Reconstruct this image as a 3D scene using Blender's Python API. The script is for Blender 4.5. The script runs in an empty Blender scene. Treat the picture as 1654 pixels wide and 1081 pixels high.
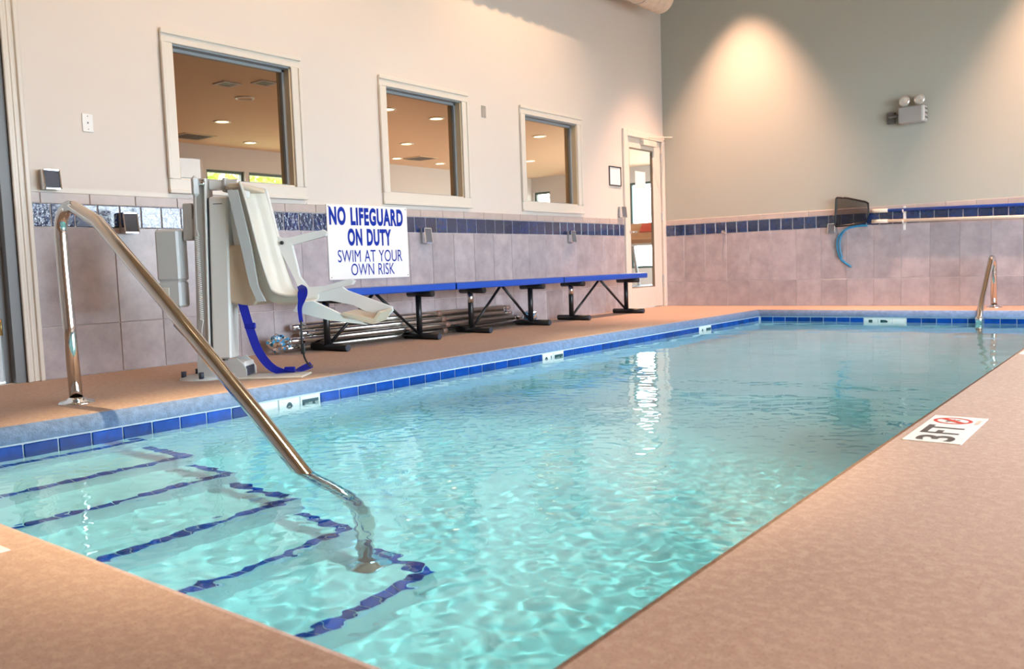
import bpy, math, random
import numpy as np
from mathutils import Vector, Matrix, noise as mnoise

scene = bpy.context.scene
COL = scene.collection
rnd = random.Random(7)

# ------------------------------------------------------------------ camera
CAM = Vector((5.633, 0.0, 0.6085))
cam_data = bpy.data.cameras.new("camera")
cam_data.sensor_fit = 'HORIZONTAL'
cam_data.sensor_width = 36.0
cam_data.lens = 29.757
cam_data.clip_start = 0.02
cam_data.clip_end = 200
cam_data.dof.use_dof = True
cam_data.dof.focus_distance = 4.6
cam_data.dof.aperture_fstop = 5.0
cam = bpy.data.objects.new("camera", cam_data)
_r = Vector((0.78821514, 0.61442764, -0.03457717))
_u = Vector((-0.02118311, 0.08324206, 0.99630419))
_f = Vector((-0.6150351, 0.78456959, -0.07862814))
M = Matrix.Identity(4)
for i in range(3):
    M[i][0], M[i][1], M[i][2], M[i][3] = _r[i], _u[i], -_f[i], CAM[i]
cam.matrix_world = M
COL.objects.link(cam)
scene.camera = cam

# ------------------------------------------------------------------ sky, daylight portals, lamps, exposure
world = bpy.data.worlds.new("sky")
scene.world = world
world.use_nodes = True
bg = world.node_tree.nodes["Background"]
bg.inputs[0].default_value = (0.76, 0.89, 1.0, 1)
bg.inputs[1].default_value = 17.0

scene.view_settings.view_transform = 'Standard'
scene.view_settings.look = 'None'
scene.view_settings.exposure = 0.0
scene.view_settings.gamma = 1.0
scene.view_settings.use_curve_mapping = False
try:
    cy = scene.cycles
    cy.use_denoising = True
    cy.max_bounces = 14
    cy.diffuse_bounces = 5
    cy.glossy_bounces = 5
    cy.transmission_bounces = 10
    cy.transparent_max_bounces = 12
    cy.caustics_refractive = True
    cy.caustics_reflective = False
    cy.sample_clamp_indirect = 20.0
    cy.blur_glossy = 0.6
except Exception:
    pass

WARM = (1.0, 0.63, 0.36)
CEIL = 4.9
XR = 7.6            # right wall of the pool hall
YN = -3.2           # wall behind the camera
YB = 10.73          # back wall
RIGHT_WINDOWS = [(2.5, 5.35), (5.75, 8.6)]
RW_Z = (0.35, 2.75)


def portal(name, loc, size_x, size_y, direction):
    l = bpy.data.lights.new(name, 'AREA')
    l.shape = 'RECTANGLE'
    l.size, l.size_y = size_x, size_y
    l.cycles.is_portal = True
    o = bpy.data.objects.new(name, l)
    o.location = loc
    o.rotation_euler = Vector(direction).to_track_quat('-Z', 'Z').to_euler()
    COL.objects.link(o)
    return o


for a, b in RIGHT_WINDOWS:
    portal("daylight_portal", (XR + 0.12, (a + b) / 2, sum(RW_Z) / 2), b - a, RW_Z[1] - RW_Z[0], (-1, 0, 0))


def spot(name, loc, power, size_deg, blend, color=WARM, radius=0.05, direction=(0, 0, -1)):
    l = bpy.data.lights.new(name, 'SPOT')
    l.energy = power
    l.spot_size = math.radians(size_deg)
    l.spot_blend = blend
    l.color = color
    l.shadow_soft_size = radius
    l.cycles.is_caustics_light = True
    o = bpy.data.objects.new(name, l)
    o.location = loc
    o.rotation_euler = Vector(direction).to_track_quat('-Z', 'Y').to_euler()
    COL.objects.link(o)
    return o


# ------------------------------------------------------------------ materials
MATS = {}


def mat(name, color=(0.8, 0.8, 0.8), rough=0.5, metal=0.0, vary=0.0, noise_scale=0.0, noise_amt=0.0, bump=0.0,
        bump_scale=60.0, spec=0.5, coat=0.0, emit=None, estr=0.0, coord='Object', noise_detail=4.0, color2=None):
    if name in MATS:
        return MATS[name]
    m = bpy.data.materials.new(name)
    m.use_nodes = True
    nt = m.node_tree
    b = nt.nodes["Principled BSDF"]
    b.inputs["Base Color"].default_value = (*color, 1)
    b.inputs["Roughness"].default_value = rough
    b.inputs["Metallic"].default_value = metal
    b.inputs["Specular IOR Level"].default_value = spec
    if coat:
        b.inputs["Coat Weight"].default_value = coat
        b.inputs["Coat Roughness"].default_value = 0.05
    if emit:
        b.inputs["Emission Color"].default_value = (*emit, 1)
        b.inputs["Emission Strength"].default_value = estr
    tc = nt.nodes.new("ShaderNodeTexCoord")
    out = None
    vec = tc.outputs[coord]
    if vary or (noise_scale and coord == 'Object'):
        oi = nt.nodes.new("ShaderNodeObjectInfo")
        add = nt.nodes.new("ShaderNodeVectorMath")
        add.operation = 'ADD'
        mul = nt.nodes.new("ShaderNodeMath")
        mul.operation = 'MULTIPLY'
        mul.inputs[1].default_value = 37.0
        nt.links.new(oi.outputs["Random"], mul.inputs[0])
        nt.links.new(vec, add.inputs[0])
        nt.links.new(mul.outputs[0], add.inputs[1])
        vec = add.outputs[0]
    if noise_scale:
        n = nt.nodes.new("ShaderNodeTexNoise")
        n.inputs["Scale"].default_value = noise_scale
        n.inputs["Detail"].default_value = noise_detail
        n.inputs["Roughness"].default_value = 0.65
        nt.links.new(vec, n.inputs["Vector"])
        mx = nt.nodes.new("ShaderNodeMix")
        mx.data_type = 'RGBA'
        c2 = color2 if color2 else tuple(max(0.0, c * (1 - noise_amt)) for c in color)
        c1 = color if color2 else tuple(min(1.0, c * (1 + noise_amt)) for c in color)
        mx.inputs[6].default_value = (*c2, 1)
        mx.inputs[7].default_value = (*c1, 1)
        ramp = nt.nodes.new("ShaderNodeMapRange")
        ramp.inputs["From Min"].default_value = 0.3
        ramp.inputs["From Max"].default_value = 0.7
        nt.links.new(n.outputs["Fac"], ramp.inputs["Value"])
        nt.links.new(ramp.outputs[0], mx.inputs[0])
        out = mx.outputs[2]
    if vary:
        oi2 = nt.nodes.new("ShaderNodeObjectInfo")
        mr = nt.nodes.new("ShaderNodeMapRange")
        mr.inputs["To Min"].default_value = 1 - vary
        mr.inputs["To Max"].default_value = 1 + vary
        nt.links.new(oi2.outputs["Random"], mr.inputs["Value"])
        vm = nt.nodes.new("ShaderNodeVectorMath")
        vm.operation = 'SCALE'
        if out:
            nt.links.new(out, vm.inputs[0])
        else:
            vm.inputs[0].default_value = color
        nt.links.new(mr.outputs[0], vm.inputs["Scale"])
        out = vm.outputs[0]
    if out:
        nt.links.new(out, b.inputs["Base Color"])
    if bump:
        n2 = nt.nodes.new("ShaderNodeTexNoise")
        n2.inputs["Scale"].default_value = bump_scale
        n2.inputs["Detail"].default_value = 3
        nt.links.new(vec, n2.inputs["Vector"])
        bp = nt.nodes.new("ShaderNodeBump")
        bp.inputs["Strength"].default_value = bump
        bp.inputs["Distance"].default_value = 0.01
        nt.links.new(n2.outputs["Fac"], bp.inputs["Height"])
        nt.links.new(bp.outputs[0], b.inputs["Normal"])
    MATS[name] = m
    return m


PAINT = mat("warm white wall paint", (0.69, 0.635, 0.585), 0.55, noise_scale=1.2, noise_amt=0.015, bump=0.05, bump_scale=180, coord='Generated')
PAINT_BACK = mat("wall paint with dim green light colour", (0.425, 0.435, 0.385), 0.6, bump=0.05, bump_scale=180)  # left wall's paint with dimmer light and green bounce coloured in
CEILPAINT = mat("ceiling paint", (0.46, 0.31, 0.19), 0.7)
TRIM = mat("cream trim enamel", (0.71, 0.665, 0.595), 0.35)
TRIM_TAN = mat("tan jamb enamel", (0.62, 0.50, 0.34), 0.4)
GASKET = mat("grey glazing stop", (0.28, 0.31, 0.33), 0.45)
TAUPE = mat("taupe ceramic tile", (0.405, 0.362, 0.385), 0.24, vary=0.09, noise_scale=6.0, noise_amt=0.17, bump=0.03, bump_scale=25)
CAPTILE = mat("pink beige cap tile", (0.50, 0.42, 0.39), 0.32, vary=0.05, noise_scale=7.0, noise_amt=0.09)
GROUT = mat("pale grout", (0.66, 0.62, 0.62), 0.8)
GROUT_W = mat("white pool grout", (0.82, 0.86, 0.90), 0.7)
BAND = mat("cobalt glass tile", (0.004, 0.022, 0.10), 0.05, vary=0.35, noise_scale=9, noise_amt=0.4, bump=0.8, bump_scale=34, spec=1.0, coat=1.0)
POOLTILE = mat("royal blue pool tile", (0.003, 0.058, 0.32), 0.2, vary=0.3, noise_scale=14, noise_amt=0.3, bump=0.12, bump_scale=30, spec=0.2)
WHITETILE = mat("white marker tile", (0.86, 0.85, 0.80), 0.25)
PLASTER = mat("white pool plaster", (0.90, 0.90, 0.84), 0.75, noise_scale=3.5, noise_amt=0.05, bump=0.05, bump_scale=120, coord='Object')
INK_GREEN = mat("dark green marker print", (0.01, 0.06, 0.07), 0.4)
INK_GREY = mat("worn brown black print", (0.10, 0.08, 0.07), 0.5)
INK_RED = mat("red print", (0.62, 0.06, 0.04), 0.5)
INK_ORANGE = mat("faded orange print", (0.75, 0.33, 0.16), 0.5)
INK_BLUE = mat("blue sign print", (0.004, 0.03, 0.36), 0.65, spec=0.2)
SIGNWHITE = mat("white sign board", (0.88, 0.88, 0.86), 0.35)
COPING_FACE = mat("coping nose with blue bounce colour", (0.15, 0.245, 0.42), 0.6, noise_scale=30, noise_amt=0.28, bump=0.35, bump_scale=130)  # blue bounce from pool and daylight put into the nose colour
STEEL = mat("polished stainless steel", (0.66, 0.63, 0.60), 0.10, metal=1.0)
STEEL_D = mat("brushed aluminium tube", (0.62, 0.60, 0.56), 0.25, metal=1.0)
CHROME = mat("bright chrome", (0.80, 0.82, 0.84), 0.06, metal=1.0)
WHITEPL = mat("white moulded plastic", (0.80, 0.80, 0.78), 0.35)
CREAMPL = mat("cream moulded plastic", (0.70, 0.66, 0.58), 0.42, noise_scale=6, noise_amt=0.04)
SHADEPL = mat("moulded plastic in warm shade colour", (0.66, 0.53, 0.40), 0.45)  # the chair's pale plastic with warm shade put into the colour
GREYPL = mat("pale grey enclosure", (0.56, 0.58, 0.58), 0.4)
GREYMET = mat("warm grey powder coat", (0.47, 0.45, 0.43), 0.4)
SLATE = mat("dark slate rubber", (0.035, 0.045, 0.07), 0.5)
BLACK = mat("black powder coat", (0.006, 0.007, 0.009), 0.35)
BLACKMATT = mat("black plastic", (0.012, 0.012, 0.014), 0.5)
BLUESEAT = mat("royal blue painted plank", (0.006, 0.075, 0.48), 0.3)
BLUEEND = mat("pale aluminium end", (0.75, 0.82, 0.86), 0.3)
STRAP = mat("royal blue webbing", (0.004, 0.015, 0.42), 0.6, bump=0.2, bump_scale=300)
HOSE = mat("blue vinyl hose", (0.03, 0.26, 0.50), 0.35)
POLEBLUE = mat("blue anodised pole", (0.01, 0.06, 0.36), 0.3)
POLEWHITE = mat("cream fibreglass pole", (0.78, 0.72, 0.62), 0.4)
DUCTM = mat("beige insulated duct", (0.66, 0.53, 0.42), 0.5, noise_scale=8, noise_amt=0.12)
GYMCEIL = mat("tan ceiling tile paint", (0.72, 0.54, 0.385), 0.7)
GYMWALL = mat("grey gym wall paint", (0.58, 0.57, 0.58), 0.6)
GYMFLOOR = mat("brown rubber gym floor", (0.50, 0.40, 0.31), 0.6, noise_scale=12, noise_amt=0.2)
DARKFRAME = mat("dark green window frame", (0.03, 0.07, 0.06), 0.4)
DOORBLUE = mat("pale blue grey door paint", (0.60, 0.65, 0.68), 0.4)
KICK = mat("satin kick plate", (0.50, 0.50, 0.52), 0.35, metal=0.6)
DARKGREY = mat("dark grey frame enamel", (0.16, 0.17, 0.18), 0.4)
PAPER = mat("paper", (0.85, 0.85, 0.83), 0.8)
REDPL = mat("red console panel", (0.75, 0.10, 0.06), 0.4)
ORANGEPL = mat("tan console panel", (0.62, 0.38, 0.22), 0.5)
LEAF = mat("yellow green foliage", (0.38, 0.46, 0.10), 0.6, vary=0.2, noise_scale=3, noise_amt=0.4)  # yellow-green leaf colour, varied by noise
BARK = mat("bark", (0.16, 0.11, 0.07), 0.8)
LAWN = mat("lawn", (0.30, 0.33, 0.20), 0.9, noise_scale=2, noise_amt=0.25)
PAVING = mat("outside paving", (0.58, 0.56, 0.52), 0.9, noise_scale=2, noise_amt=0.1)
YELLOW = mat("yellow sticker", (0.8, 0.5, 0.05), 0.5)
GREY_EL = mat("grey electrical box", (0.38, 0.39, 0.40), 0.35, metal=0.3)
LENS_GLASS = mat("clear box cover", (0.10, 0.12, 0.16), 0.05, coat=1.0)
EMERG = mat("grey emergency light housing", (0.34, 0.33, 0.32), 0.4)
REFLECTOR = mat("lamp reflector", (0.85, 0.84, 0.80), 0.15, metal=0.6)


def deck_material():
    m = bpy.data.materials.new("salmon textured deck")
    m.use_nodes = True
    nt = m.node_tree
    b = nt.nodes["Principled BSDF"]
    b.inputs["Roughness"].default_value = 0.7
    b.inputs["Specular IOR Level"].default_value = 0.3
    tc = nt.nodes.new("ShaderNodeTexCoord")

    def nz(scale, detail=4, rough=0.6):
        n = nt.nodes.new("ShaderNodeTexNoise")
        n.inputs["Scale"].default_value = scale
        n.inputs["Detail"].default_value = detail
        n.inputs["Roughness"].default_value = rough
        nt.links.new(tc.outputs["Object"], n.inputs["Vector"])
        return n

    def mr(src, a, bb, c, d):
        x = nt.nodes.new("ShaderNodeMapRange")
        for k, v in zip(("From Min", "From Max", "To Min", "To Max"), (a, bb, c, d)):
            x.inputs[k].default_value = v
        nt.links.new(src, x.inputs["Value"])
        return x.outputs[0]

    def mix(fac, c1, c2):
        x = nt.nodes.new("ShaderNodeMix")
        x.data_type = 'RGBA'
        for idx, c in ((6, c1), (7, c2)):
            if isinstance(c, tuple):
                x.inputs[idx].default_value = (*c, 1)
            else:
                nt.links.new(c, x.inputs[idx])
        nt.links.new(fac, x.inputs[0])
        return x.outputs[2]
    big = nz(1.6)
    mid = nz(38, 5, 0.7)
    fine = nz(190, 3, 0.6)
    c = mix(mr(big.outputs["Fac"], .35, .65, 0, 1), (0.43, 0.296, 0.232), (0.46, 0.322, 0.258))
    c = mix(mr(mid.outputs["Fac"], .46, .60, 0, .75), c, (0.53, 0.39, 0.315))
    c = mix(mr(fine.outputs["Fac"], .56, .70, 0, .75), c, (0.24, 0.14, 0.098))
    nt.links.new(c, b.inputs["Base Color"])
    bp = nt.nodes.new("ShaderNodeBump")
    bp.inputs["Strength"].default_value = 0.35
    bp.inputs["Distance"].default_value = 0.004
    nt.links.new(mid.outputs["Fac"], bp.inputs["Height"])
    nt.links.new(bp.outputs[0], b.inputs["Normal"])
    return m


DECK = deck_material()


def water_material():
    m = bpy.data.materials.new("pool water")
    m.use_nodes = True
    nt = m.node_tree
    nt.nodes.clear()
    o = nt.nodes.new("ShaderNodeOutputMaterial")
    g = nt.nodes.new("ShaderNodeBsdfGlass")
    g.inputs["Color"].default_value = (1, 1, 1, 1)
    g.inputs["Roughness"].default_value = 0.0
    g.inputs["IOR"].default_value = 1.33
    v = nt.nodes.new("ShaderNodeVolumeAbsorption")
    v.inputs["Color"].default_value = (0.13, 0.81, 1.0, 1)
    v.inputs["Density"].default_value = 0.38
    nt.links.new(g.outputs[0], o.inputs["Surface"])
    nt.links.new(v.outputs[0], o.inputs["Volume"])
    return m


WATER = water_material()


def pane_material(name, tint):
    m = bpy.data.materials.new(name)
    m.use_nodes = True
    nt = m.node_tree
    nt.nodes.clear()
    o = nt.nodes.new("ShaderNodeOutputMaterial")
    t = nt.nodes.new("ShaderNodeBsdfTransparent")
    t.inputs["Color"].default_value = (*tint, 1)
    g = nt.nodes.new("ShaderNodeBsdfGlossy")
    g.inputs["Roughness"].default_value = 0.0
    lw = nt.nodes.new("ShaderNodeLayerWeight")
    lw.inputs["Blend"].default_value = 0.5
    pw = nt.nodes.new("ShaderNodeMath")
    pw.operation = 'POWER'
    pw.inputs[1].default_value = 5.0
    nt.links.new(lw.outputs["Facing"], pw.inputs[0])
    fr = nt.nodes.new("ShaderNodeMath")
    fr.operation = 'MULTIPLY_ADD'
    fr.inputs[1].default_value = 0.9
    fr.inputs[2].default_value = 0.025
    nt.links.new(pw.outputs[0], fr.inputs[0])
    mx = nt.nodes.new("ShaderNodeMixShader")
    nt.links.new(fr.outputs[0], mx.inputs[0])
    nt.links.new(t.outputs[0], mx.inputs[1])
    nt.links.new(g.outputs[0], mx.inputs[2])
    nt.links.new(mx.outputs[0], o.inputs["Surface"])
    return m


PANE = pane_material("clear window glass", (0.93, 0.93, 0.91))
PANE_T = pane_material("faintly bronze window glass", (0.93, 0.87, 0.79))


def lamp_material(name, col, strength):
    m = bpy.data.materials.new(name)
    m.use_nodes = True
    nt = m.node_tree
    nt.nodes.clear()
    o = nt.nodes.new("ShaderNodeOutputMaterial")
    e = nt.nodes.new("ShaderNodeEmission")
    e.inputs[0].default_value = (*col, 1)
    e.inputs[1].default_value = strength
    nt.links.new(e.outputs[0], o.inputs["Surface"])
    return m


GYMLAMP = lamp_material("gym lamp glow", (1.0, 0.80, 0.52), 14.0)
POOLLAMP = lamp_material("pool hall lamp glow", (1.0, 0.72, 0.42), 9.0)


# ------------------------------------------------------------------ mesh helpers
class MB:
    def __init__(self):
        self.v, self.f, self.mi, self.sm = [], [], [], []

    def add(self, verts, faces, mi=0, smooth=False):
        o = len(self.v)
        self.v += [tuple(x) for x in verts]
        for fc in faces:
            self.f.append(tuple(i + o for i in fc))
            self.mi.append(mi)
            self.sm.append(smooth)
        return self

    def box(self, x0, x1, y0, y1, z0, z1, mi=0):
        x0, x1 = min(x0, x1), max(x0, x1)
        y0, y1 = min(y0, y1), max(y0, y1)
        z0, z1 = min(z0, z1), max(z0, z1)
        v = [(x, y, z) for z in (z0, z1) for y in (y0, y1) for x in (x0, x1)]
        return self.add(v, [(0, 2, 3, 1), (4, 5, 7, 6), (0, 1, 5, 4), (2, 6, 7, 3), (0, 4, 6, 2), (1, 3, 7, 5)], mi)

    def bbox(self, x0, x1, y0, y1, z0, z1, bev, axis=None, mi=0):
        """box with chamfered edges (all twelve)"""
        cx, cy_, cz = (x0 + x1) / 2, (y0 + y1) / 2, (z0 + z1) / 2
        hx, hy, hz = abs(x1 - x0) / 2, abs(y1 - y0) / 2, abs(z1 - z0) / 2
        b = min(bev, hx * .95, hy * .95, hz * .95)
        vs, idx = [], {}
        for sx in (-1, 1):
            for sy in (-1, 1):
                for sz in (-1, 1):
                    for k in range(3):
                        h = [hx - b, hy - b, hz - b]
                        h[k] += b
                        idx[(sx, sy, sz, k)] = len(vs)
                        vs.append((cx + sx * h[0], cy_ + sy * h[1], cz + sz * h[2]))
        fs = []
        for k in range(3):
            i, j = [a for a in range(3) if a != k]
            for s in (-1, 1):
                loop = []
                for (a, c) in ((-1, -1), (1, -1), (1, 1), (-1, 1)):
                    t = [0, 0, 0]
                    t[k], t[i], t[j] = s, a, c
                    loop.append(idx[(*t, k)])
                n = (k == 1)
                if (s > 0) == n:
                    loop = loop[::-1]
                fs.append(tuple(loop))
        for k in range(3):          # edge chamfers along axis k
            i, j = [a for a in range(3) if a != k]
            for a in (-1, 1):
                for c in (-1, 1):
                    t0, t1 = [0, 0, 0], [0, 0, 0]
                    t0[k], t1[k] = -1, 1
                    t0[i] = t1[i] = a
                    t0[j] = t1[j] = c
                    fs.append((idx[(*t0, i)], idx[(*t1, i)], idx[(*t1, j)], idx[(*t0, j)]))
        for sx in (-1, 1):
            for sy in (-1, 1):
                for sz in (-1, 1):
                    fs.append((idx[(sx, sy, sz, 0)], idx[(sx, sy, sz, 1)], idx[(sx, sy, sz, 2)]))
        return self.add(vs, fs, mi)

    def tube(self, pts, r, n=12, mi=0, caps=True, radii=None):
        pts = [Vector(p) for p in pts]
        rings = []
        t = (pts[1] - pts[0]).normalized()
        up = Vector((0, 0, 1)) if abs(t.z) < 0.9 else Vector((1, 0, 0))
        side = t.cross(up).normalized()
        for i, p in enumerate(pts):
            if i == 0:
                d = pts[1] - pts[0]
            elif i == len(pts) - 1:
                d = pts[-1] - pts[-2]
            else:
                d = (pts[i + 1] - pts[i]).normalized() + (pts[i] - pts[i - 1]).normalized()
            d.normalize()
            side = (side - d * side.dot(d)).normalized()
            b = d.cross(side)
            rr = radii[i] if radii else r
            rings.append([p + side * math.cos(2 * math.pi * k / n) * rr + b * math.sin(2 * math.pi * k / n) * rr for k in range(n)])
        vs = [v for ring in rings for v in ring]
        fs = []
        for i in range(len(rings) - 1):
            for k in range(n):
                a, b2 = i * n + k, i * n + (k + 1) % n
                fs.append((a, b2, b2 + n, a + n))
        self.add(vs, fs, mi, True)
        if caps:
            o = len(self.v) - len(vs)
            self.f.append(tuple(o + k for k in range(n))[::-1])
            self.f.append(tuple(o + (len(rings) - 1) * n + k for k in range(n)))
            self.mi += [mi, mi]
            self.sm += [False, False]
        return self

    def lathe(self, prof, n=24, mi=0, center=(0, 0, 0), axis='z'):
        vs, fs = [], []
        for (r, h) in prof:
            for k in range(n):
                a = 2 * math.pi * k / n
                p = (r * math.cos(a), r * math.sin(a), h)
                if axis == 'y':
                    p = (p[0], p[2], p[1])
                elif axis == 'x':
                    p = (p[2], p[0], p[1])
                vs.append((p[0] + center[0], p[1] + center[1], p[2] + center[2]))
        for i in range(len(prof) - 1):
            for k in range(n):
                a, b = i * n + k, i * n + (k + 1) % n
                fs.append((a, b, b + n, a + n))
        return self.add(vs, fs, mi, True)

    def prism(self, poly, lo, hi, axis='y', mi=0):
        """poly of 2-D points extruded along axis"""
        def P(p, t):
            if axis == 'y':
                return (p[0], t, p[1])
            if axis == 'x':
                return (t, p[0], p[1])
            return (p[0], p[1], t)
        n = len(poly)
        vs = [P(p, lo) for p in poly] + [P(p, hi) for p in poly]
        fs = [tuple(range(n)), tuple(range(2 * n - 1, n - 1, -1))]
        for k in range(n):
            j = (k + 1) % n
            fs.append((k, k + n, j + n, j))
        return self.add(vs, fs, mi)

    def mesh(self, name, mats):
        me = bpy.data.meshes.new(name)
        me.from_pydata(self.v, [], self.f)
        for m in (mats if isinstance(mats, (list, tuple)) else [mats]):
            me.materials.append(m)
        me.polygons.foreach_set("material_index", self.mi)
        me.polygons.foreach_set("use_smooth", self.sm)
        me.update()
        import bmesh
        bm = bmesh.new()
        bm.from_mesh(me)
        bmesh.ops.recalc_face_normals(bm, faces=bm.faces)
        bm.to_mesh(me)
        bm.free()
        return me

    def build(self, name, mats, parent=None, loc=None):
        return link(name, self.mesh(name, mats), parent, loc)


def link(name, me, parent=None, loc=None, rot=None):
    o = bpy.data.objects.new(name, me)
    COL.objects.link(o)
    if parent is not None:
        o.parent = parent
    if loc is not None:
        o.location = loc
    if rot is not None:
        o.rotation_euler = rot
    return o


def tag(o, label, cat=None, group=None, kind=None):
    o["label"] = label
    if cat:
        o["category"] = cat
    if group:
        o["group"] = group
    if kind:
        o["kind"] = kind
    return o


def empty(name, loc=(0, 0, 0), rz=0.0):
    o = bpy.data.objects.new(name, None)
    COL.objects.link(o)
    o.location = loc
    o.rotation_euler = (0, 0, rz)
    return o


def copy_tree(o, parent=None):
    c = o.copy()
    COL.objects.link(c)
    c.parent = parent
    for ch in o.children:
        copy_tree(ch, c)
    return c


def text_obj(name, body, width, height, material, parent, origin, xdir, ydir, bold=0.0, depth=0.001):
    """lettering as flat mesh; origin = lower left corner of its bounding box"""
    cu = bpy.data.curves.new(name, 'FONT')
    cu.body = body
    cu.offset = bold
    cu.space_character = 1.0 + 2.6 * bold if len(body) > 3 else 1.0
    cu.space_word = 1.25
    cu.extrude = 0.0
    cu.resolution_u = 6
    tmp = bpy.data.objects.new(name + "_tmp", cu)
    COL.objects.link(tmp)
    bpy.context.view_layer.update()
    me = bpy.data.meshes.new_from_object(tmp.evaluated_get(bpy.context.evaluated_depsgraph_get()))
    bpy.data.objects.remove(tmp)
    co = np.array([v.co[:] for v in me.vertices])
    mn, mx = co.min(0), co.max(0)
    X, Y = Vector(xdir), Vector(ydir)
    Nn = X.cross(Y).normalized()
    o = Vector(origin)
    for v in me.vertices:
        a = (v.co.x - mn[0]) / (mx[0] - mn[0]) * width
        b = (v.co.y - mn[1]) / (mx[1] - mn[1]) * height
        v.co = o + X * a + Y * b + Nn * depth
    me.materials.clear()
    me.materials.append(material)
    me.name = name
    me.update()
    return link(name, me, parent)


def arc(cx, cz, r, a0, a1, n=8):
    return [(cx + r * math.cos(math.radians(a0 + (a1 - a0) * k / n)), cz + r * math.sin(math.radians(a0 + (a1 - a0) * k / n))) for k in range(n + 1)]


# ------------------------------------------------------------------ main dimensions
PX0, PX1, PY0, PY1 = 1.675, 4.90, 0.845, 9.90      # pool
ZW = -0.128                                        # water level
WAVE_S, WAVE_M = .0055, .0028                      # ripple steepness, short and longer waves
ZC = -0.075                                        # underside of the coping
ZT, ZB, ZIT, ZIB, WIN, WW = 2.360, 1.2235, 2.2727, 1.3218, 0.0877, 1.1995
WY = (3.2994, 5.367, 7.436)
WT = 0.14                                          # wall thickness
CAP0, CAP1, BT, BBt, JT = 1.1156, 1.1873, 1.1156, 0.9686, 0.332

# ------------------------------------------------------------------ deck and coping
fl = MB()
NOSE = 0.075
cw = 0.30
fl.box(0.0, PX0 - cw, YN, YB, -0.12, 0.0)
fl.box(PX1 + cw, XR, YN, YB, -0.12, 0.0)
fl.box(PX0 - cw, PX1 + cw, YN, PY0 - cw, -0.12, 0.0)
fl.box(PX0 - cw, PX1 + cw, PY1 + cw, YB, -0.12, 0.0)
floor = fl.build("floor", DECK)
tag(floor, "salmon pink textured concrete deck around the pool", "floor", kind="structure")


def coping(name, label, a, b, outward, nose=None):
    """strip with rounded nose along edge a->b; outward = unit vector away from the water; mitred ends"""
    a, b = Vector((*a, 0)), Vector((*b, 0))
    out = Vector((*outward, 0))
    al = (b - a).normalized()
    ov = 0.014 if outward[0] > 0 else 0.03
    nr_ = .028 if nose else NOSE
    prof = [(cw, 0.0), (nr_ - ov, 0.0)]
    prof += [(nr_ - ov - nr_ * math.sin(math.radians(t)), -nr_ + nr_ * math.cos(math.radians(t))) for t in range(10, 91, 8)]
    prof += [(-ov, -NOSE - .0004), (0.012, -NOSE - .0004), (cw, -NOSE - 0.03)]
    n = len(prof)
    vs = []
    for end, s in ((a, 1), (b, -1)):
        for (d, z) in prof:
            vs.append(end + out * d - al * (s * d) + Vector((0, 0, z)))
    m = MB()
    for k in range(n - 1):
        m.add([vs[k], vs[k + 1], vs[k + 1 + n], vs[k + n]], [(0, 1, 2, 3)], 1 if k >= 3 else 0, 1 <= k <= n - 4)
    m.add([vs[k] for k in range(n)], [tuple(range(n))], 0)
    m.add([vs[k + n] for k in range(n)], [tuple(range(n))], 0)
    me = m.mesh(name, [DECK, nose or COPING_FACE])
    import bmesh
    bm = bmesh.new()
    bm.from_mesh(me)
    bmesh.ops.remove_doubles(bm, verts=bm.verts, dist=1e-5)
    bmesh.ops.recalc_face_normals(bm, faces=bm.faces)
    bm.to_mesh(me)
    bm.free()
    o = link(name, me)
    return tag(o, label, "coping", kind="structure")


coping("trim_1", "rounded coping nose coloured with blue bounce light along the pool side by the benches", (PX0, PY0), (PX0, PY1), (-1, 0))
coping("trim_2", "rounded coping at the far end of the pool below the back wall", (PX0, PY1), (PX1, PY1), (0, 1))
coping("trim_3", "rounded coping on the pool side carrying the 3 FT marker", (PX1, PY1), (PX1, PY0), (1, 0), DECK)
coping("trim_4", "rounded coping at the near end above the entry steps", (PX1, PY0), (PX0, PY0), (0, -1), DECK)

# ------------------------------------------------------------------ pool basin, steps, waterline tiles
FZ0, FZ1 = ZW - 0.915, ZW - 1.22
b = MB()
for (x, s) in ((PX0, 0), (PX1, 1)):
    b.add([(x, PY0, ZC), (x, PY1, ZC), (x, PY1, FZ1), (x, 4.0, FZ0), (x, PY0, FZ0)], [(0, 1, 2, 3, 4)])
b.add([(PX0, PY0, ZC), (PX1, PY0, ZC), (PX1, PY0, FZ0), (PX0, PY0, FZ0)], [(0, 1, 2, 3)])
b.add([(PX0, PY1, ZC), (PX1, PY1, ZC), (PX1, PY1, FZ1), (PX0, PY1, FZ1)], [(0, 1, 2, 3)])
b.add([(PX0, PY0, FZ0), (PX1, PY0, FZ0), (PX1, 4.0, FZ0), (PX0, 4.0, FZ0)], [(0, 1, 2, 3)])
b.add([(PX0, 4.0, FZ0), (PX1, 4.0, FZ0), (PX1, PY1, FZ1), (PX0, PY1, FZ1)], [(0, 1, 2, 3)])
basin = b.build("pool_basin", PLASTER)
tag(basin, "white plastered pool basin under the aqua water", "pool basin", kind="structure")

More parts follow.
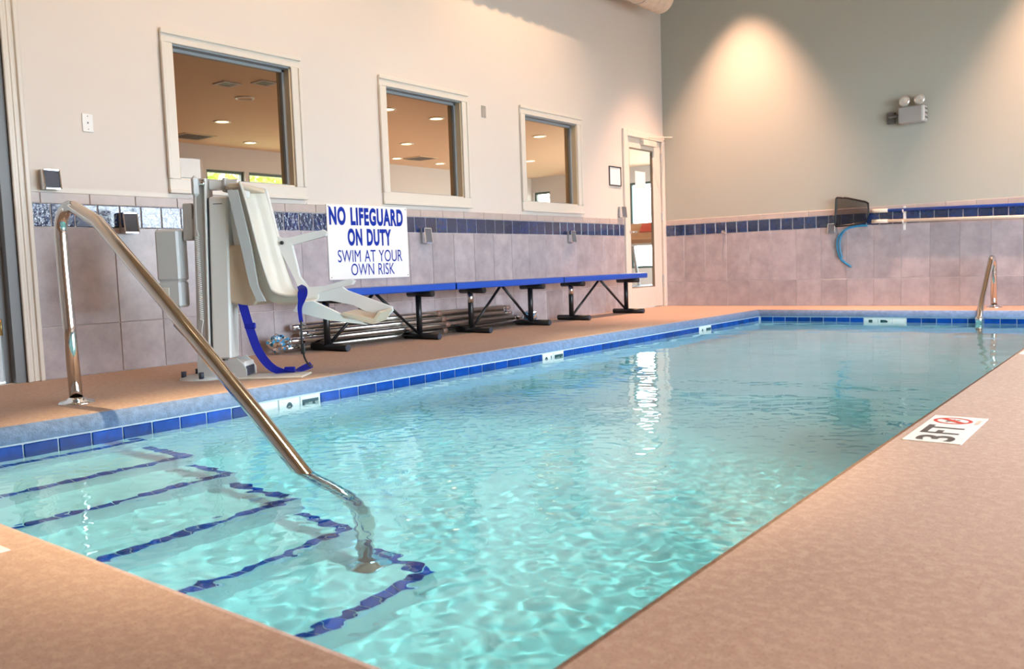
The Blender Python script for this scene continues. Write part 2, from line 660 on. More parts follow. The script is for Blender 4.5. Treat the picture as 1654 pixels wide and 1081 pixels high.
STEPS = [(1.81, .10), (2.195, .24), (2.52, .38), (2.935, .52), (3.26, .67), (3.67, .80)]
YE = 2.05
poly = [(PX0 + .001, FZ0)]
poly.append((PX0 + .001, ZW - STEPS[0][1]))
for i, (x, d) in enumerate(STEPS):
    poly.append((x, ZW - d))
    poly.append((x, ZW - STEPS[i + 1][1] if i + 1 < len(STEPS) else FZ0))
st = MB()
st.prism(poly, PY0 + .001, YE, 'y')
steps = st.build("pool_steps", PLASTER)
tag(steps, "submerged white entry steps edged with small blue tiles", "pool steps", kind="structure")
TS = 0.052
tb = MB()
tb.bbox(-.0245, .0245, -.0245, .0245, 0, .005, .003)
tile_me = tb.mesh("step_tile", POOLTILE)
gm = MB()
for (x, d) in STEPS:
    z = ZW - d
    yy = YE - TS / 2
    k = 0
    while yy > PY0 + TS / 2:
        link("step_tile", tile_me, steps, (x - TS / 2 + .001, yy, z + .001 + rnd.uniform(0, .0015)), (0, 0, rnd.uniform(-.02, .02)))
        yy -= TS
    i = STEPS.index((x, d))
    xl = STEPS[i - 1][0] if i else PX0
    xx = x - TS * 1.5
    while xx > xl + TS * .4:
        link("step_tile", tile_me, steps, (xx, YE - TS / 2, z + .001 + rnd.uniform(0, .0015)), (0, 0, rnd.uniform(-.02, .02)))
        xx -= TS
    gm.box(x - TS - .002, x + .002, PY0 + .002, YE + .002, z - .01, z + .0022)
    gm.box(xl, x - TS - .003, YE - TS - .002, YE + .002, z - .01, z + .0022)
gm.build("tile_bed", GROUT_W, steps)

# waterline tiles, each its own piece; white tiles carry the depth marks
TP = 0.149
wt = MB()
wt.bbox(0, .007, -.0715, .0715, -.0715, .0715, .003)
wl_blue = wt.mesh("waterline_tile", POOLTILE)
wl_white = wt.mesh("waterline_tile", WHITETILE)
ZTILE = ZC - 0.002 - TP / 2
n_left = int((PY1 - PY0) / TP)
y_first = 1.546 + TP / 2 - TP * 5 + 0.004
MARK_L = {}


def left_tile_at(y):
    return round((y - y_first) / TP)


mark_y = {left_tile_at(2.875): None, left_tile_at(3.02): "0", left_tile_at(3.17): "FT",
          left_tile_at(5.50): "0 '", left_tile_at(5.65): "FT",
          left_tile_at(8.35): "0", left_tile_at(8.50): "FT"}
band_l = MB()
band_l.box(PX0 - .002, PX0 + .0015, PY0, PY1, ZC - TP - .012, ZC)
band_l.box(PX0 - .002, PX0 + .012, PY0, PY1, ZC - .0105, ZC + .004)
band_l.box(PX0, PX1, PY1 - .0015, PY1 + .002, ZC - TP - .012, ZC)
band_l.box(PX0, PX1, PY1 - .010, PY1 + .002, ZC - .0105, ZC + .004)
band_l.box(PX1 - .0015, PX1 + .002, PY0, PY1, ZC - TP - .012, ZC)
band_l.box(PX0, PX1, PY0 - .002, PY0 + .0015, ZC - TP - .012, ZC)
band_l.build("grout_line", GROUT_W, basin)
for k in range(0, 62):
    y = y_first + k * TP
    if y < PY0 + .07 or y > PY1 - .07:
        continue
    white = k in mark_y
    t = link("waterline_tile", wl_white if white else wl_blue, basin, (PX0 + .001, y, ZTILE - .008))
    if white and mark_y[k]:
        s = mark_y[k]
        wid = {"0": .05, "FT": .118, "0 '": .10}[s]
        text_obj("lettering", s, wid, .105, INK_GREEN, t, (.0075, -wid / 2, -.055), (0, 1, 0), (0, 0, 1), bold=.03)
kk = 0
xx = PX0 + .03 + TP / 2
while xx < PX1 - TP / 2:
    s = None
    white = False
    if abs(xx - 3.09) < .225:
        white = True
        j = round((xx - 2.94) / TP)
        s = {0: "1", 1: "B", 2: None}.get(j)
    t = link("waterline_tile", wl_white if white else wl_blue, basin, (xx, PY1 - .001, ZTILE - .008), (0, 0, -math.pi / 2))
    if s:
        wid = .04 if s == "1" else .09
        text_obj("lettering", s, wid, .105, INK_GREEN, t, (.0075, -wid / 2, -.055), (0, 1, 0), (0, 0, 1), bold=.03)
    xx += TP
for rz, xs, ys, n in ((math.pi, PX1 - .001, None, 60), (math.pi / 2, None, PY0 + .001, 21)):
    for k in range(n):
        if ys is None:
            link("waterline_tile", wl_blue, basin, (xs, PY0 + .1 + k * TP, ZTILE - .008), (0, 0, rz))
        else:
            link("waterline_tile", wl_blue, basin, (PX0 + .1 + k * TP, ys, ZTILE - .008), (0, 0, rz))

# ------------------------------------------------------------------ water: one closed rippled body
rs = np.random.RandomState(11)
x0, x1, y0, y1 = PX0 - .02, PX1 + .02, PY0 - .02, PY1 + .02
gx = np.linspace(x0, x1, 424)
gy = np.concatenate([np.arange(y0, 3.8, .0078), np.arange(3.8, 6.2, .015), np.linspace(6.2, y1, 130)])
X, Y = np.meshgrid(gx, gy)
Z = np.zeros_like(X)


def add_wave(lam, slope):
    global Z
    th = rs.uniform(0, 2 * math.pi)
    k_ = 2 * math.pi / lam
    ph = rs.uniform(0, 6.28)
    warp = .4 * np.sin(X * 1.7 + ph) + .4 * np.sin(Y * 1.3 - ph)
    spacing = np.where(Y < 3.8, .0078, np.where(Y < 6.2, .015, .029))
    fade = np.clip((lam / spacing - 4.0) / 3.0, 0, 1)
    Z += fade * slope / k_ * np.sin(k_ * math.cos(th) * X + k_ * math.sin(th) * Y + ph + warp)


for i in range(46):
    add_wave(math.exp(rs.uniform(math.log(.045), math.log(.105))), WAVE_S * rs.uniform(.5, 1.3))
for i in range(26):
    add_wave(math.exp(rs.uniform(math.log(.15), math.log(.7))), WAVE_M * rs.uniform(.5, 1.3))
nx, ny = len(gx), len(gy)
co = np.stack([X, Y, ZW + Z], -1).reshape(-1, 3)
ZBOT = -1.75
rim = [i for i in range(nx)] + [j * nx + nx - 1 for j in range(1, ny)] + [(ny - 1) * nx + i for i in range(nx - 2, -1, -1)] + [j * nx for j in range(ny - 2, 0, -1)]
low = co[rim].copy()
low[:, 2] = ZBOT
base = len(co)
co = np.concatenate([co, low])
J, I = np.meshgrid(np.arange(ny - 1), np.arange(nx - 1), indexing='ij')
A = (J * nx + I).ravel()
quads = np.stack([A, A + 1, A + nx + 1, A + nx], -1)
nr = len(rim)
r0 = np.array(rim)
r1 = np.roll(r0, -1)
b0 = base + np.arange(nr)
side_q = np.stack([r1, r0, b0, np.roll(b0, -1)], -1)
ntop = len(quads)
quads = np.concatenate([quads, side_q])
loops = np.concatenate([quads.ravel(), b0[::-1]])
nf = len(quads) + 1
wm = bpy.data.meshes.new("pool_water")
wm.vertices.add(len(co))
wm.vertices.foreach_set("co", co.ravel().astype(np.float32))
wm.loops.add(len(loops))
wm.loops.foreach_set("vertex_index", loops.astype(np.int32))
wm.polygons.add(nf)
wm.polygons.foreach_set("loop_start", np.concatenate([np.arange(len(quads)) * 4, [len(quads) * 4]]).astype(np.int32))
wm.polygons.foreach_set("use_smooth", np.arange(nf) < ntop)
wm.update(calc_edges=True)
wm.validate()
wm.materials.append(WATER)
water = link("pool_water", wm)
tag(water, "clear rippling turquoise pool water", "water", kind="structure")

# ------------------------------------------------------------------ walls
def wall_x(mb, x0, x1, ya, yb, z0, z1, openings):
    """wall slab in the y-z plane with rectangular openings [(y0,y1,z0,z1)] sorted by y"""
    y = ya
    for (oa, ob, za, zb) in openings:
        mb.box(x0, x1, y, oa, z0, z1)
        if za > z0:
            mb.box(x0, x1, oa, ob, z0, za)
        if zb < z1:
            mb.box(x0, x1, oa, ob, zb, z1)
        y = ob
    mb.box(x0, x1, y, yb, z0, z1)


D1 = (1.20, 2.265, 0.0, 2.30)
D2 = (9.70, 10.66, 0.0, 2.275)
OPEN = [D1] + [(y + WIN, y + WW - WIN, ZIB, ZIT) for y in WY] + [D2]
w = MB()
wall_x(w, -WT, 0.0, YN, YB + .2, -0.12, CEIL, OPEN)
wall_left = w.build("wall_left", PAINT)
tag(wall_left, "long warm white wall with three windows above a tiled wainscot", "wall", kind="structure")
w = MB()
w.box(0.0, XR + .2, YB, YB + .2, -0.12, CEIL)
wall_back = w.build("wall_back", PAINT_BACK)
tag(wall_back, "end wall, dim greenish light put into its colour, lit by warm lamps above a tiled wainscot", "wall", kind="structure")
w = MB()
wall_x(w, XR, XR + .2, YN, YB, -0.12, CEIL, [(a, b2, RW_Z[0], RW_Z[1]) for a, b2 in RIGHT_WINDOWS])
o = w.build("wall_right", PAINT)
tag(o, "outer pool hall wall with tall windows facing the benches", "wall", kind="structure")
w = MB()
w.box(-WT, XR + .2, YN - .2, YN, -0.12, CEIL)
o = w.build("wall_front", PAINT)
tag(o, "plain pool hall wall behind the viewpoint", "wall", kind="structure")
w = MB()
w.box(-WT, XR + .2, YN - .2, YB + .2, CEIL, CEIL + .15)
ceiling = w.build("ceiling", CEILPAINT)
tag(ceiling, "high tan pool hall ceiling", "ceiling", kind="structure")
for i, (a, b2) in enumerate(RIGHT_WINDOWS):
    m = MB()
    t = .06
    m.box(XR + .04, XR + .12, a, b2, RW_Z[0], RW_Z[0] + t)
    m.box(XR + .04, XR + .12, a, b2, RW_Z[1] - t, RW_Z[1])
    m.box(XR + .04, XR + .12, a, a + t, RW_Z[0] + t, RW_Z[1] - t)
    m.box(XR + .04, XR + .12, b2 - t, b2, RW_Z[0] + t, RW_Z[1] - t)
    m.box(XR + .04, XR + .12, (a + b2) / 2 - .025, (a + b2) / 2 + .025, RW_Z[0] + t, RW_Z[1] - t)
    o = m.build("window_%d" % (12 + i), DARKGREY)
    tag(o, "grey-framed daylight window in the outer wall, " + ("nearer" if i == 0 else "farther") + " of the two", "window", "outer wall windows", "structure")

# wainscot tiles ------------------------------------------------------------
def wainscot(wall, to_world, spans, big0, small0, cap0, normal_rot):
    """tiles along a wall; to_world(s, z) gives the point on the wall plane"""
    cache = {}

    def piece(kind, wdt, hgt, mat_, thick):
        key = (kind, round(wdt, 3), round(hgt, 3))
        if key not in cache:
            m = MB()
            m.bbox(0, thick, -wdt / 2, wdt / 2, -hgt / 2, hgt / 2, .0025)
            cache[key] = m.mesh(kind, mat_)
        return cache[key]
    g = .0022
    for (a, c) in spans:
        for kind, pitch, first, rows, mt, th, gg in (
                ("wall_tile", .3105, big0, ((0.0, JT), (JT, BBt)), TAUPE, .009, g),
                ("band_tile", .149, small0, ((BBt, BT),), BAND, .010, .0042),
                ("cap_tile", .3105, cap0, ((CAP0, CAP1),), CAPTILE, .011, g)):
            s = first + pitch * math.floor((a - first) / pitch)
            while s < c - 1e-4:
                s0, s1 = max(s, a), min(s + pitch, c)
                if s1 - s0 > .02:
                    for (za, zb) in rows:
                        me = piece(kind, s1 - s0 - 2 * gg, zb - za - 2 * g, mt, th)
                        o = link(kind, me, wall, to_world((s0 + s1) / 2, (za + zb) / 2))
                        o.rotation_euler = (rnd.uniform(-.002, .002), rnd.uniform(-.002, .002), normal_rot + rnd.uniform(-.002, .002))
                s += pitch
        m = MB()
        if normal_rot == 0:
            m.box(-.001, .004, a, c, 0, CAP1 - .002)
        else:
            m.box(a, c, YB - .004, YB + .001, 0, CAP1 - .002)
        m.build("grout_bed", GROUT, wall)


wainscot(wall_left, lambda s, z: (0.001, s, z), [(2.362, 9.61)], 2.256, 2.33, 2.42, 0.0)
wainscot(wall_back, lambda s, z: (s, YB - .001, z), [(0.012, XR)], .297, .02, .15, -math.pi / 2)
m = MB()
m.box(0, .006, 2.362, 3.29, CAP1, CAP1 + .03)
m.box(0, .006, 4.51, 5.36, CAP1, CAP1 + .012)
m.build("caulk_bead", TRIM, wall_left)

# ------------------------------------------------------------------ three interior windows
for i, y in enumerate(WY):
    root = empty("window_%d" % (i + 1), (0, y, ZB))
    tag(root, ["cream-framed interior window behind the pool lift, showing amber ceiling and trees",
               "middle cream-framed interior window above the lifeguard sign",
               "cream-framed interior window nearest the glass door"][i], "window", kind="structure")
    H = ZT - ZB
    hi, lo = ZIT - ZB, ZIB - ZB
    for (nm, box) in (("casing_top", (0, WW, hi, H)), ("casing_sill", (0, WW, 0, lo)), ("casing_side", (0, WIN, lo, hi)), ("casing_side", (WW - WIN, WW, lo, hi))):
        m = MB()
        ya, yb2, za, zb = box
        m.bbox(0, .022, ya, yb2, za, zb, .004)
        # raised outer back-band
        if nm == "casing_top":
            m.bbox(.015, .034, ya - .004, yb2 + .004, zb - .03, zb + .006, .004)
        elif nm == "casing_sill":
            m.bbox(.015, .034, ya - .004, yb2 + .012, za - .004, za + .022, .004)
        elif ya == 0:
            m.bbox(.015, .034, ya - .004, ya + .024, za, zb, .004)
        else:
            m.bbox(.015, .034, yb2 - .024, yb2 + .004, za, zb, .004)
        m.build(nm, TRIM, root)
    for (nm, bx, mt) in (("jamb", (WIN - .001, WIN + .012, lo, hi), TRIM_TAN), ("jamb", (WW - WIN - .012, WW - WIN + .001, lo, hi), TRIM_TAN),
                         ("jamb_head", (WIN, WW - WIN, hi - .012, hi + .001), GASKET), ("jamb_sill", (WIN, WW - WIN, lo - .001, lo + .012), TRIM)):
        m = MB()
        m.box(-WT - .02, .002, *bx)
        m.build(nm, mt, root)
    m = MB()
    s = .022
    for bx in ((WIN + .012, WIN + .012 + s, lo + .012, hi - .012), (WW - WIN - .012 - s, WW - WIN - .012, lo + .012, hi - .012),
               (WIN + .012, WW - WIN - .012, hi - .012 - s, hi - .012), (WIN + .012, WW - WIN - .012, lo + .012, lo + .012 + s * .6)):
        m.box(-.10, -.06, *bx)
    m.build("glazing_stop", GASKET, root)
    m = MB()
    m.box(-.083, -.079, WIN + .02, WW - WIN - .02, lo + .02, hi - .02)
    m.build("pane", PANE_T, root)

# ------------------------------------------------------------------ door beside the rail (cut by the picture edge)
root = empty("door_1", (0, D1[0], 0))
tag(root, "pale blue-grey door in a cream casing at the left picture edge", "door", kind="structure")
m = MB()
for (a, c, t) in ((2.262, 2.362, .018), (2.262, 2.285, .03), (2.335, 2.362, .034), (2.30, 2.318, .024)):
    m.bbox(0, t, a - D1[0], c - D1[0], 0, 2.40, .004)
m.build("casing", TRIM, root)
m = MB()
m.bbox(0, .02, -.1, D1[1] - D1[0], 2.30, 2.40, .004)
m.bbox(0, .02, -.1, 0, 0, 2.30, .004)
m.build("casing_head", TRIM, root)
m = MB()
m.box(-WT, .004, 1.0, 1.064, 0, 2.30)
m.box(-WT, -.06, .965, 1.0, 0, 2.30)
m.box(-WT, .004, 0, 1.0, 2.26, 2.30)
m.build("jamb", DARKGREY, root)
m = MB()
m.box(-.115, -.07, .02, .958, .012, 2.255)
leaf = m.build("door_leaf", DOORBLUE, root)
m = MB()
m.box(-.07, -.067, .06, .94, .03, .28)
m.build("kick_plate", KICK, leaf)
for z in (.35, 1.1, 1.95):
    m = MB()
    m.tube([(-.062, .962, z - .05), (-.062, .962, z + .05)], .008, 8)
    m.build("hinge", mat("brass hinge", (.55, .38, .14), .3, metal=1), leaf)

# ------------------------------------------------------------------ glass door by the corner
root = empty("door_2", (0, 9.615, 0))
tag(root, "cream glazed door in the corner with a paper notice behind its glass", "door", kind="structure")
Y0 = 9.615
m = MB()
m.bbox(0, .03, 0, .1, 0, 2.345, .004)
m.bbox(0, .03, 10.655 - Y0, 10.722 - Y0, 0, 2.345, .004)
m.bbox(0, .03, .1, 10.655 - Y0, 2.262, 2.345, .004)
m.build("door_frame", TRIM, root)
m = MB()
m.bbox(-.05, -.005, 9.716 - Y0, 9.80 - Y0, .012, 2.258, .003)
m.bbox(-.05, -.005, 10.44 - Y0, 10.648 - Y0, .012, 2.258, .003)
m.bbox(-.05, -.005, 9.80 - Y0, 10.44 - Y0, 2.125, 2.258, .003)
m.bbox(-.05, -.005, 9.80 - Y0, 10.44 - Y0, .012, .28, .003)
leaf = m.build("door_leaf", TRIM, root)
m = MB()
m.box(-.03, -.026, 9.80 - Y0, 10.44 - Y0, .28, 2.125)
m.build("pane", PANE, leaf)
m = MB()
for bx in ((9.80, 9.812, .28, 2.125), (10.428, 10.44, .28, 2.125), (9.812, 10.428, 2.113, 2.125), (9.812, 10.428, .28, .292)):
    m.box(-.045, -.01, bx[0] - Y0, bx[1] - Y0, bx[2], bx[3])
m.build("glazing_bead", mat("brown glazing bead", (.28, .22, .16), .5), leaf)
for z in (.38, 1.25, 2.05):
    m = MB()
    m.bbox(-.004, .012, 10.642 - Y0, 10.664 - Y0, z - .06, z + .06, .003)
    m.build("hinge", GREY_EL, root)
m = MB()
m.bbox(-.006, .055, 10.10 - Y0, 10.46 - Y0, 2.17, 2.245, .008)
cl = m.build("door_closer", CREAMPL, root)
m = MB()
m.tube([(.05, 10.25 - Y0, 2.25), (.05, 10.25 - Y0, 2.285), (.26, 10.5 - Y0, 2.285), (.03, 10.70 - Y0, 2.285)], .008, 8)
m.build("closer_arm", CREAMPL, cl)
m = MB()
m.tube([(-.006, 9.755 - Y0, 1.02), (.05, 9.755 - Y0, 1.02), (.055, 9.86 - Y0, 1.02)], .011, 8)
m.lathe([(.0, .004), (.03, .004), (.03, -.008)], 16, 0, (-.004, 9.755 - Y0, 1.02), 'x')
m.build("door_lever", CHROME, leaf)
m = MB()
m.box(-.0255, -.0245, 9.98 - Y0, 10.25 - Y0, 1.60, 1.83)
o = m.build("paper_notice", PAPER, None, (0, Y0, 0))
tag(o, "blank white paper taped inside the glass of the corner door", "paper")
# ------------------------------------------------------------------ small wall fittings
def framed_notice():
    root = empty("notice_frame", (0, 9.27, 1.60))
    tag(root, "small black-framed white notice on the wall beside the corner door", "frame")
    m = MB()
    t = .013
    for bx in ((0, .29, 0, t), (0, .29, .245 - t, .245), (0, t, t, .245 - t), (.29 - t, .29, t, .245 - t)):
        m.bbox(0, .014, *bx, .002)
    m.build("frame", BLACKMATT, root)
    m = MB()
    m.box(0, .005, t, .29 - t, t, .245 - t)
    m.build("sheet", PAPER, root)


framed_notice()


def plate(name, label, y, z, wd, hg, matr, cat, toggle=True, group=None):
    root = empty(name, (0, y, z))
    tag(root, label, cat, group)
    m = MB()
    m.bbox(0, .007, -wd / 2, wd / 2, -hg / 2, hg / 2, .003)
    m.build("cover_plate", matr, root)
    if toggle:
        m = MB()
        m.bbox(.006, .010, -.004, .004, -.006, .006, .001)
        m.build("toggle", DARKGREY, root)
    for s in (-1, 1):
        m = MB()
        m.lathe([(.0, .009), (.0035, .009), (.004, .006)], 8, 0, (0, 0, s * hg * .36), 'x')
        m.build("screw", STEEL_D, root)
    return root


plate("switch_plate", "white wall plate with a tiny centre hole beside the largest window", 2.757, 1.65, .072, .118, WHITEPL, "switch plate")
plate("blank_plate", "small grey-brown plate high on the wall between two windows", 6.838, 2.218, .07, .12, mat("grey brown plate", (.36, .33, .29), .4), "wall plate", False)


def cover_box(name, label, y, z, wd, hg, dep, tilt, group, rz=0.0, loc=None):
    root = empty(name, loc or (0.008, y, z), rz)
    tag(root, label, "electrical box", group)
    m = MB()
    m.bbox(0, dep * .45, -wd / 2, wd / 2, -hg / 2, hg / 2, .004)
    m.build("box_body", GREY_EL, root)
    m = MB()                                        # hinged weather cover, thicker at the foot
    t = .008
    pr = [(dep * .45, hg / 2), (dep * .8, hg / 2 - .004), (dep, -hg / 2 + .01), (dep * .95, -hg / 2), (dep * .45, -hg / 2)]
    m.prism(pr, -wd / 2, -wd / 2 + t, 'y')
    m.prism(pr, wd / 2 - t, wd / 2, 'y')
    m.box(dep * .45, dep * .82, -wd / 2 + t, wd / 2 - t, hg / 2 - t, hg / 2)
    m.box(dep * .45, dep * .98, -wd / 2 + t, wd / 2 - t, -hg / 2, -hg / 2 + t)
    m.build("cover_rim", CHROME, root)
    m = MB()
    m.prism([(dep * .45, hg / 2 - t), (dep * .76, hg / 2 - t), (dep * .93, -hg / 2 + t), (dep * .45, -hg / 2 + t)], -wd / 2 + t, wd / 2 - t, 'y')
    m.build("cover_window", LENS_GLASS, root)
    return root


G = "weatherproof boxes on the bench wall"
cover_box("outlet_box", "silver covered electrical box on the painted wall above the rail post", 2.475, 1.262, .105, .125, .075, 0, G)
cover_box("outlet_box", "silver covered electrical box over the blue band left of the pool lift", 2.968, 1.0, .105, .14, .075, 0, G)
cover_box("outlet_box", "silver covered electrical box just beside the lifeguard sign", 5.872, .94, .10, .145, .07, 0, G)
cover_box("outlet_box", "silver covered electrical box over the last bench below the third window", 8.337, .948, .10, .135, .07, 0, G)
cover_box("outlet_box", "silver control box at the edge of the corner glass door", 9.53, 1.27, .12, .14, .06, 0, G)
cover_box("outlet_box", "small silver electrical box on the back wall under the leaf net", 0, 0, .09, .12, .05, 0, None, -math.pi / 2, (2.30, YB - .01, .955))
m = MB()
m.lathe([(.0, 0), (.022, 0), (.022, .008), (.008, .012), (.008, .05), (.018, .058), (.0, .064)], 12, 0, (0, 0, 0), 'y')
o = m.build("wall_hook", CHROME, None, (.885, YB - .009, .985))
o.rotation_euler = (0, 0, math.pi)
tag(o, "small chrome peg below the blue band on the back wall", "hook")

# ------------------------------------------------------------------ sign
SY, SZ, SW, SH = 4.697, .557, .948, .640
sign = empty("safety_sign", (.012, SY, SZ))
tag(sign, "white lifeguard warning sign with blue capitals above the bench", "sign")
m = MB()
m.bbox(0, .008, 0, SW, 0, SH, .002)
m.build("sign_board", SIGNWHITE, sign)
for body, u0, u1, v0, v1, bold in (("NO LIFEGUARD", .025, .94, .03, .275, .048), ("ON DUTY", .23, .775, .315, .55, .048),
                                   ("SWIM AT YOUR", .105, .91, .605, .77, .0), ("OWN RISK", .255, .80, .79, .95, .0)):
    text_obj("lettering", body, (u1 - u0) * SW, (v1 - v0) * SH, INK_BLUE, sign, (.0085, u0 * SW, (1 - v1) * SH), (0, 1, 0), (0, 0, 1), bold)
for (a, c) in ((.02, .02), (.928, .02), (.02, .62), (.928, .62)):
    m = MB()
    m.lathe([(.0, .011), (.005, .011), (.006, .007)], 8, 0, (0, a, c), 'x')
    m.build("screw", STEEL_D, sign)

# ------------------------------------------------------------------ benches
def make_bench(label, ya, yb2, legs):
    root = empty("bench", (.35, (ya + yb2) / 2, 0))
    tag(root, label, "bench", "blue plank benches along the wall")
    yc = (ya + yb2) / 2
    L = (yb2 - ya) / 2
    m = MB()
    m.bbox(-.14, .14, -L + .006, L - .006, .428, .488, .008)
    seat = m.build("seat", BLUESEAT, root)
    for s in (-1, 1):
        m = MB()
        m.bbox(-.139, .139, s * (L - .006), s * (L - .022), .43, .486, .003)
        m.build("end_cap", BLUESEAT, seat)
    mid = sum(legs) / 2 - yc
    for k, ly in enumerate(legs):
        y = ly - yc
        m = MB()
        m.tube([(-.15, y, .405), (.15, y, .405)], .028, 12)
        m.build("top_bar", BLACK, root)
        m = MB()
        m.tube([(-.03, y, .03), (-.03, y, .40)], .027, 12)
        leg = m.build("leg", BLACK, root)
        m = MB()
        m.tube([(-.03, y, .29), (-.03, y, .378)], .0285, 12)
        if k == 0:
            m.build("sleeve", STEEL_D, leg)
        m = MB()
        m.tube([(-.21, y, .0305), (.21, y, .0305)], .030, 14)
        foot = m.build("foot_bar", BLACK, root)
        m = MB()
        m.tube([(.208, y, .0305), (.214, y, .0305)], .026, 14)
        m.build("end_plug", SLATE, foot)
        m = MB()
        m.tube([(-.03, y + (.03 if y < mid else -.03), .06), (-.03, mid + (-.02 if y < mid else .02), .425)], .014, 8)
        m.build("brace", BLACK, root)
    return root


make_bench("blue plank bench partly hidden by the lift chair footrest", 4.02, 5.765, (4.39, 5.44))
make_bench("middle blue plank bench on black legs", 5.772, 7.50, (6.15, 7.11))
b3 = make_bench("blue plank bench reaching the corner glass door", 7.507, 9.33, (7.87, 9.08))
m = MB()
m.bbox(-.139, .139, .72, .895, .4865, .4895, .001)
m.build("worn_end", BLUEEND, b3)

# ------------------------------------------------------------------ tubes lying under the benches
def pole_set():
    specs = [(.042, .0295, 4.22, 7.12), (.104, .0295, 4.16, 7.16), (.073, .0847, 4.26, 7.05), (.168, .0905, 4.17, 7.10), (.136, .1425, 4.30, 6.98), (.070, .1435, 4.40, 7.02), (.101, .196, 4.24, 7.0)]
    labels = ["steel tube flat against the wall under the benches, lowest at the back",
              "steel tube on the deck beside the wall-side one under the benches",
              "steel tube in the middle of the stack under the benches",
              "steel tube in front of the stack resting on the bench feet",
              "steel tube near the top of the stack under the benches",
              "upper steel tube of the stack nearest the wall",
              "topmost steel tube of the stack under the benches"]
    for (x, z, a, c), lab in zip(specs, labels):
        root = empty("steel_pole", (x, (a + c) / 2, 0))
        tag(root, lab, "pole", "steel tubes stacked under the benches")
        L = (c - a) / 2
        m = MB()
        m.tube([(0, -L, z), (0, L, z)], .028, 12)
        tube = m.build("tube", STEEL_D, root)
        for s in (-1, 1):
            m = MB()
            m.lathe([(.0, s * (L + .03)), (.018, s * (L + .03)), (.0283, s * (L + .018)), (.0283, s * (L - .10)), (.0275, s * (L - .101))], 12, 0, (0, 0, z), 'y')
            m.build("fitting", CHROME, root)
        m = MB()
        m.tube([(0, L * .2, z), (0, L * .2 + .06, z)], .0295, 12)
        m.build("dark_sleeve", mat("brown band", (.25, .14, .10), .4), tube)


pole_set()
# crumpled foil-like wrap at both ends of the tubes
for i, (cx_, cy_, cz_, lab) in enumerate(((.16, 4.045, .085, "crumpled silver and blue wrap on the tube ends by the lift strap"),
                                          (.17, 7.30, .085, "crumpled silver and blue wrap on the tube ends under the middle bench"))):
    import bmesh
    bm = bmesh.new()
    bmesh.ops.create_icosphere(bm, subdivisions=3, radius=.07)
    for v in bm.verts:
        n = mnoise.noise(v.co * 26 + Vector((i * 9, 0, 0))) + .5 * mnoise.noise(v.co * 60)
        v.co += v.co.normalized() * n * .03
        v.co.y *= 1.25
        v.co.x *= .8
    for f_ in bm.faces:
        f_.material_index = 0 if rnd.random() < .7 else 1
    me = bpy.data.meshes.new("plastic_wrap")
    bm.to_mesh(me)
    bm.free()
    me.materials.append(CHROME)
    me.materials.append(HOSE)
    o = link("plastic_wrap", me, None, (cx_, cy_, cz_))
    tag(o, lab, "wrap")

# ------------------------------------------------------------------ handrail over the steps
def rail_base(prof_r):
    return [(prof_r * .40, .030), (prof_r * .55, .018), (prof_r * .9, .010), (prof_r, .004), (prof_r, 0)]


RYP = 1.99
rail = empty("handrail", (1.245, RYP, 0))
tag(rail, "large polished steel handrail slanting from the deck into the entry steps", "handrail")
ox = 1.245
pts = [(1.245, 0.0), (1.225, .40), (1.213, .70), (1.212, .82)]
pts += [(1.212 + .125 - .125 * math.cos(math.radians(t)), .86 + .125 * math.sin(math.radians(t))) for t in range(0, 126, 12)]
last = pts[-1]
pts += [(1.60, .893), (2.2, .475), (2.8, .057), (3.1, -.152), (3.27, -.27)]
end = (3.42, ZW - .80)
cpts = []
p0, p1, p2 = (3.27, -.27), (3.415, -.37), (3.42, -.56)
for k in range(1, 9):
    t = k / 8
    cpts.append(((1 - t) ** 2 * p0[0] + 2 * t * (1 - t) * p1[0] + t * t * p2[0], (1 - t) ** 2 * p0[1] + 2 * t * (1 - t) * p1[1] + t * t * p2[1]))
pts += cpts + [end]
m = MB()
path = []
for (x, z) in pts:
    y = 0.0 if x < 2.6 else -.04 * (x - 2.6) / .82
    path.append((x - ox, y, z))
m.tube(path, .031, 20)
m.build("rail_tube", STEEL, rail)
m = MB()
m.lathe(rail_base(.085), 28, 0, (0, 0, 0))
m.build("base_flange", CHROME, rail)
m = MB()
m.lathe(rail_base(.088), 28, 0, (end[0] - ox, -.04, end[1] + .001))
m.build("base_flange", CHROME, rail)

rail2 = empty("handrail", (4.105, 10.42, 0))
tag(rail2, "small steel grab rail dipping into the far end of the pool", "handrail")
pts = [(4.105, 10.42, 0), (4.10, 10.42, .38)]
pts += [(4.10, 10.30 + .12 * math.cos(math.radians(t)), .42 + .12 * math.sin(math.radians(t))) for t in range(0, 141, 14)]
pts += [(4.055, 9.97, .08), (4.058, 9.83, -.10), (4.06, 9.81, -.3), (4.06, 9.81, -.9)]
m = MB()
m.tube([(x - 4.105, y - 10.42, z) for x, y, z in pts], .029, 16)
m.build("rail_tube", STEEL, rail2)
m = MB()
m.lathe(rail_base(.08), 24, 0, (0, 0, 0))
m.build("base_flange", CHROME, rail2)
m = MB()
m.lathe([(.0, .05), (.034, .05), (.042, .02), (.034, -.02), (.0, -.02)], 16, 0, (-.045, -.61, -.108))
m.build("collar", CHROME, rail2)

# ------------------------------------------------------------------ pool lift
LIFT = empty("pool_lift", (1.0, 2.92, 0), math.radians(36.18))
tag(LIFT, "white poolside access lift with a moulded chair and blue straps", "pool lift")
LEAN = .035


def lean(o):
    for v in o.data.vertices:
        v.co.x += LEAN * v.co.z
    return o


def lbox(name, f0, f1, b0, b1, z0, z1, m_, bev=.004, parent=LIFT):
    m = MB()
    m.bbox(f0, f1, -b1, -b0, z0, z1, bev)
    return lean(m.build(name, m_, parent))


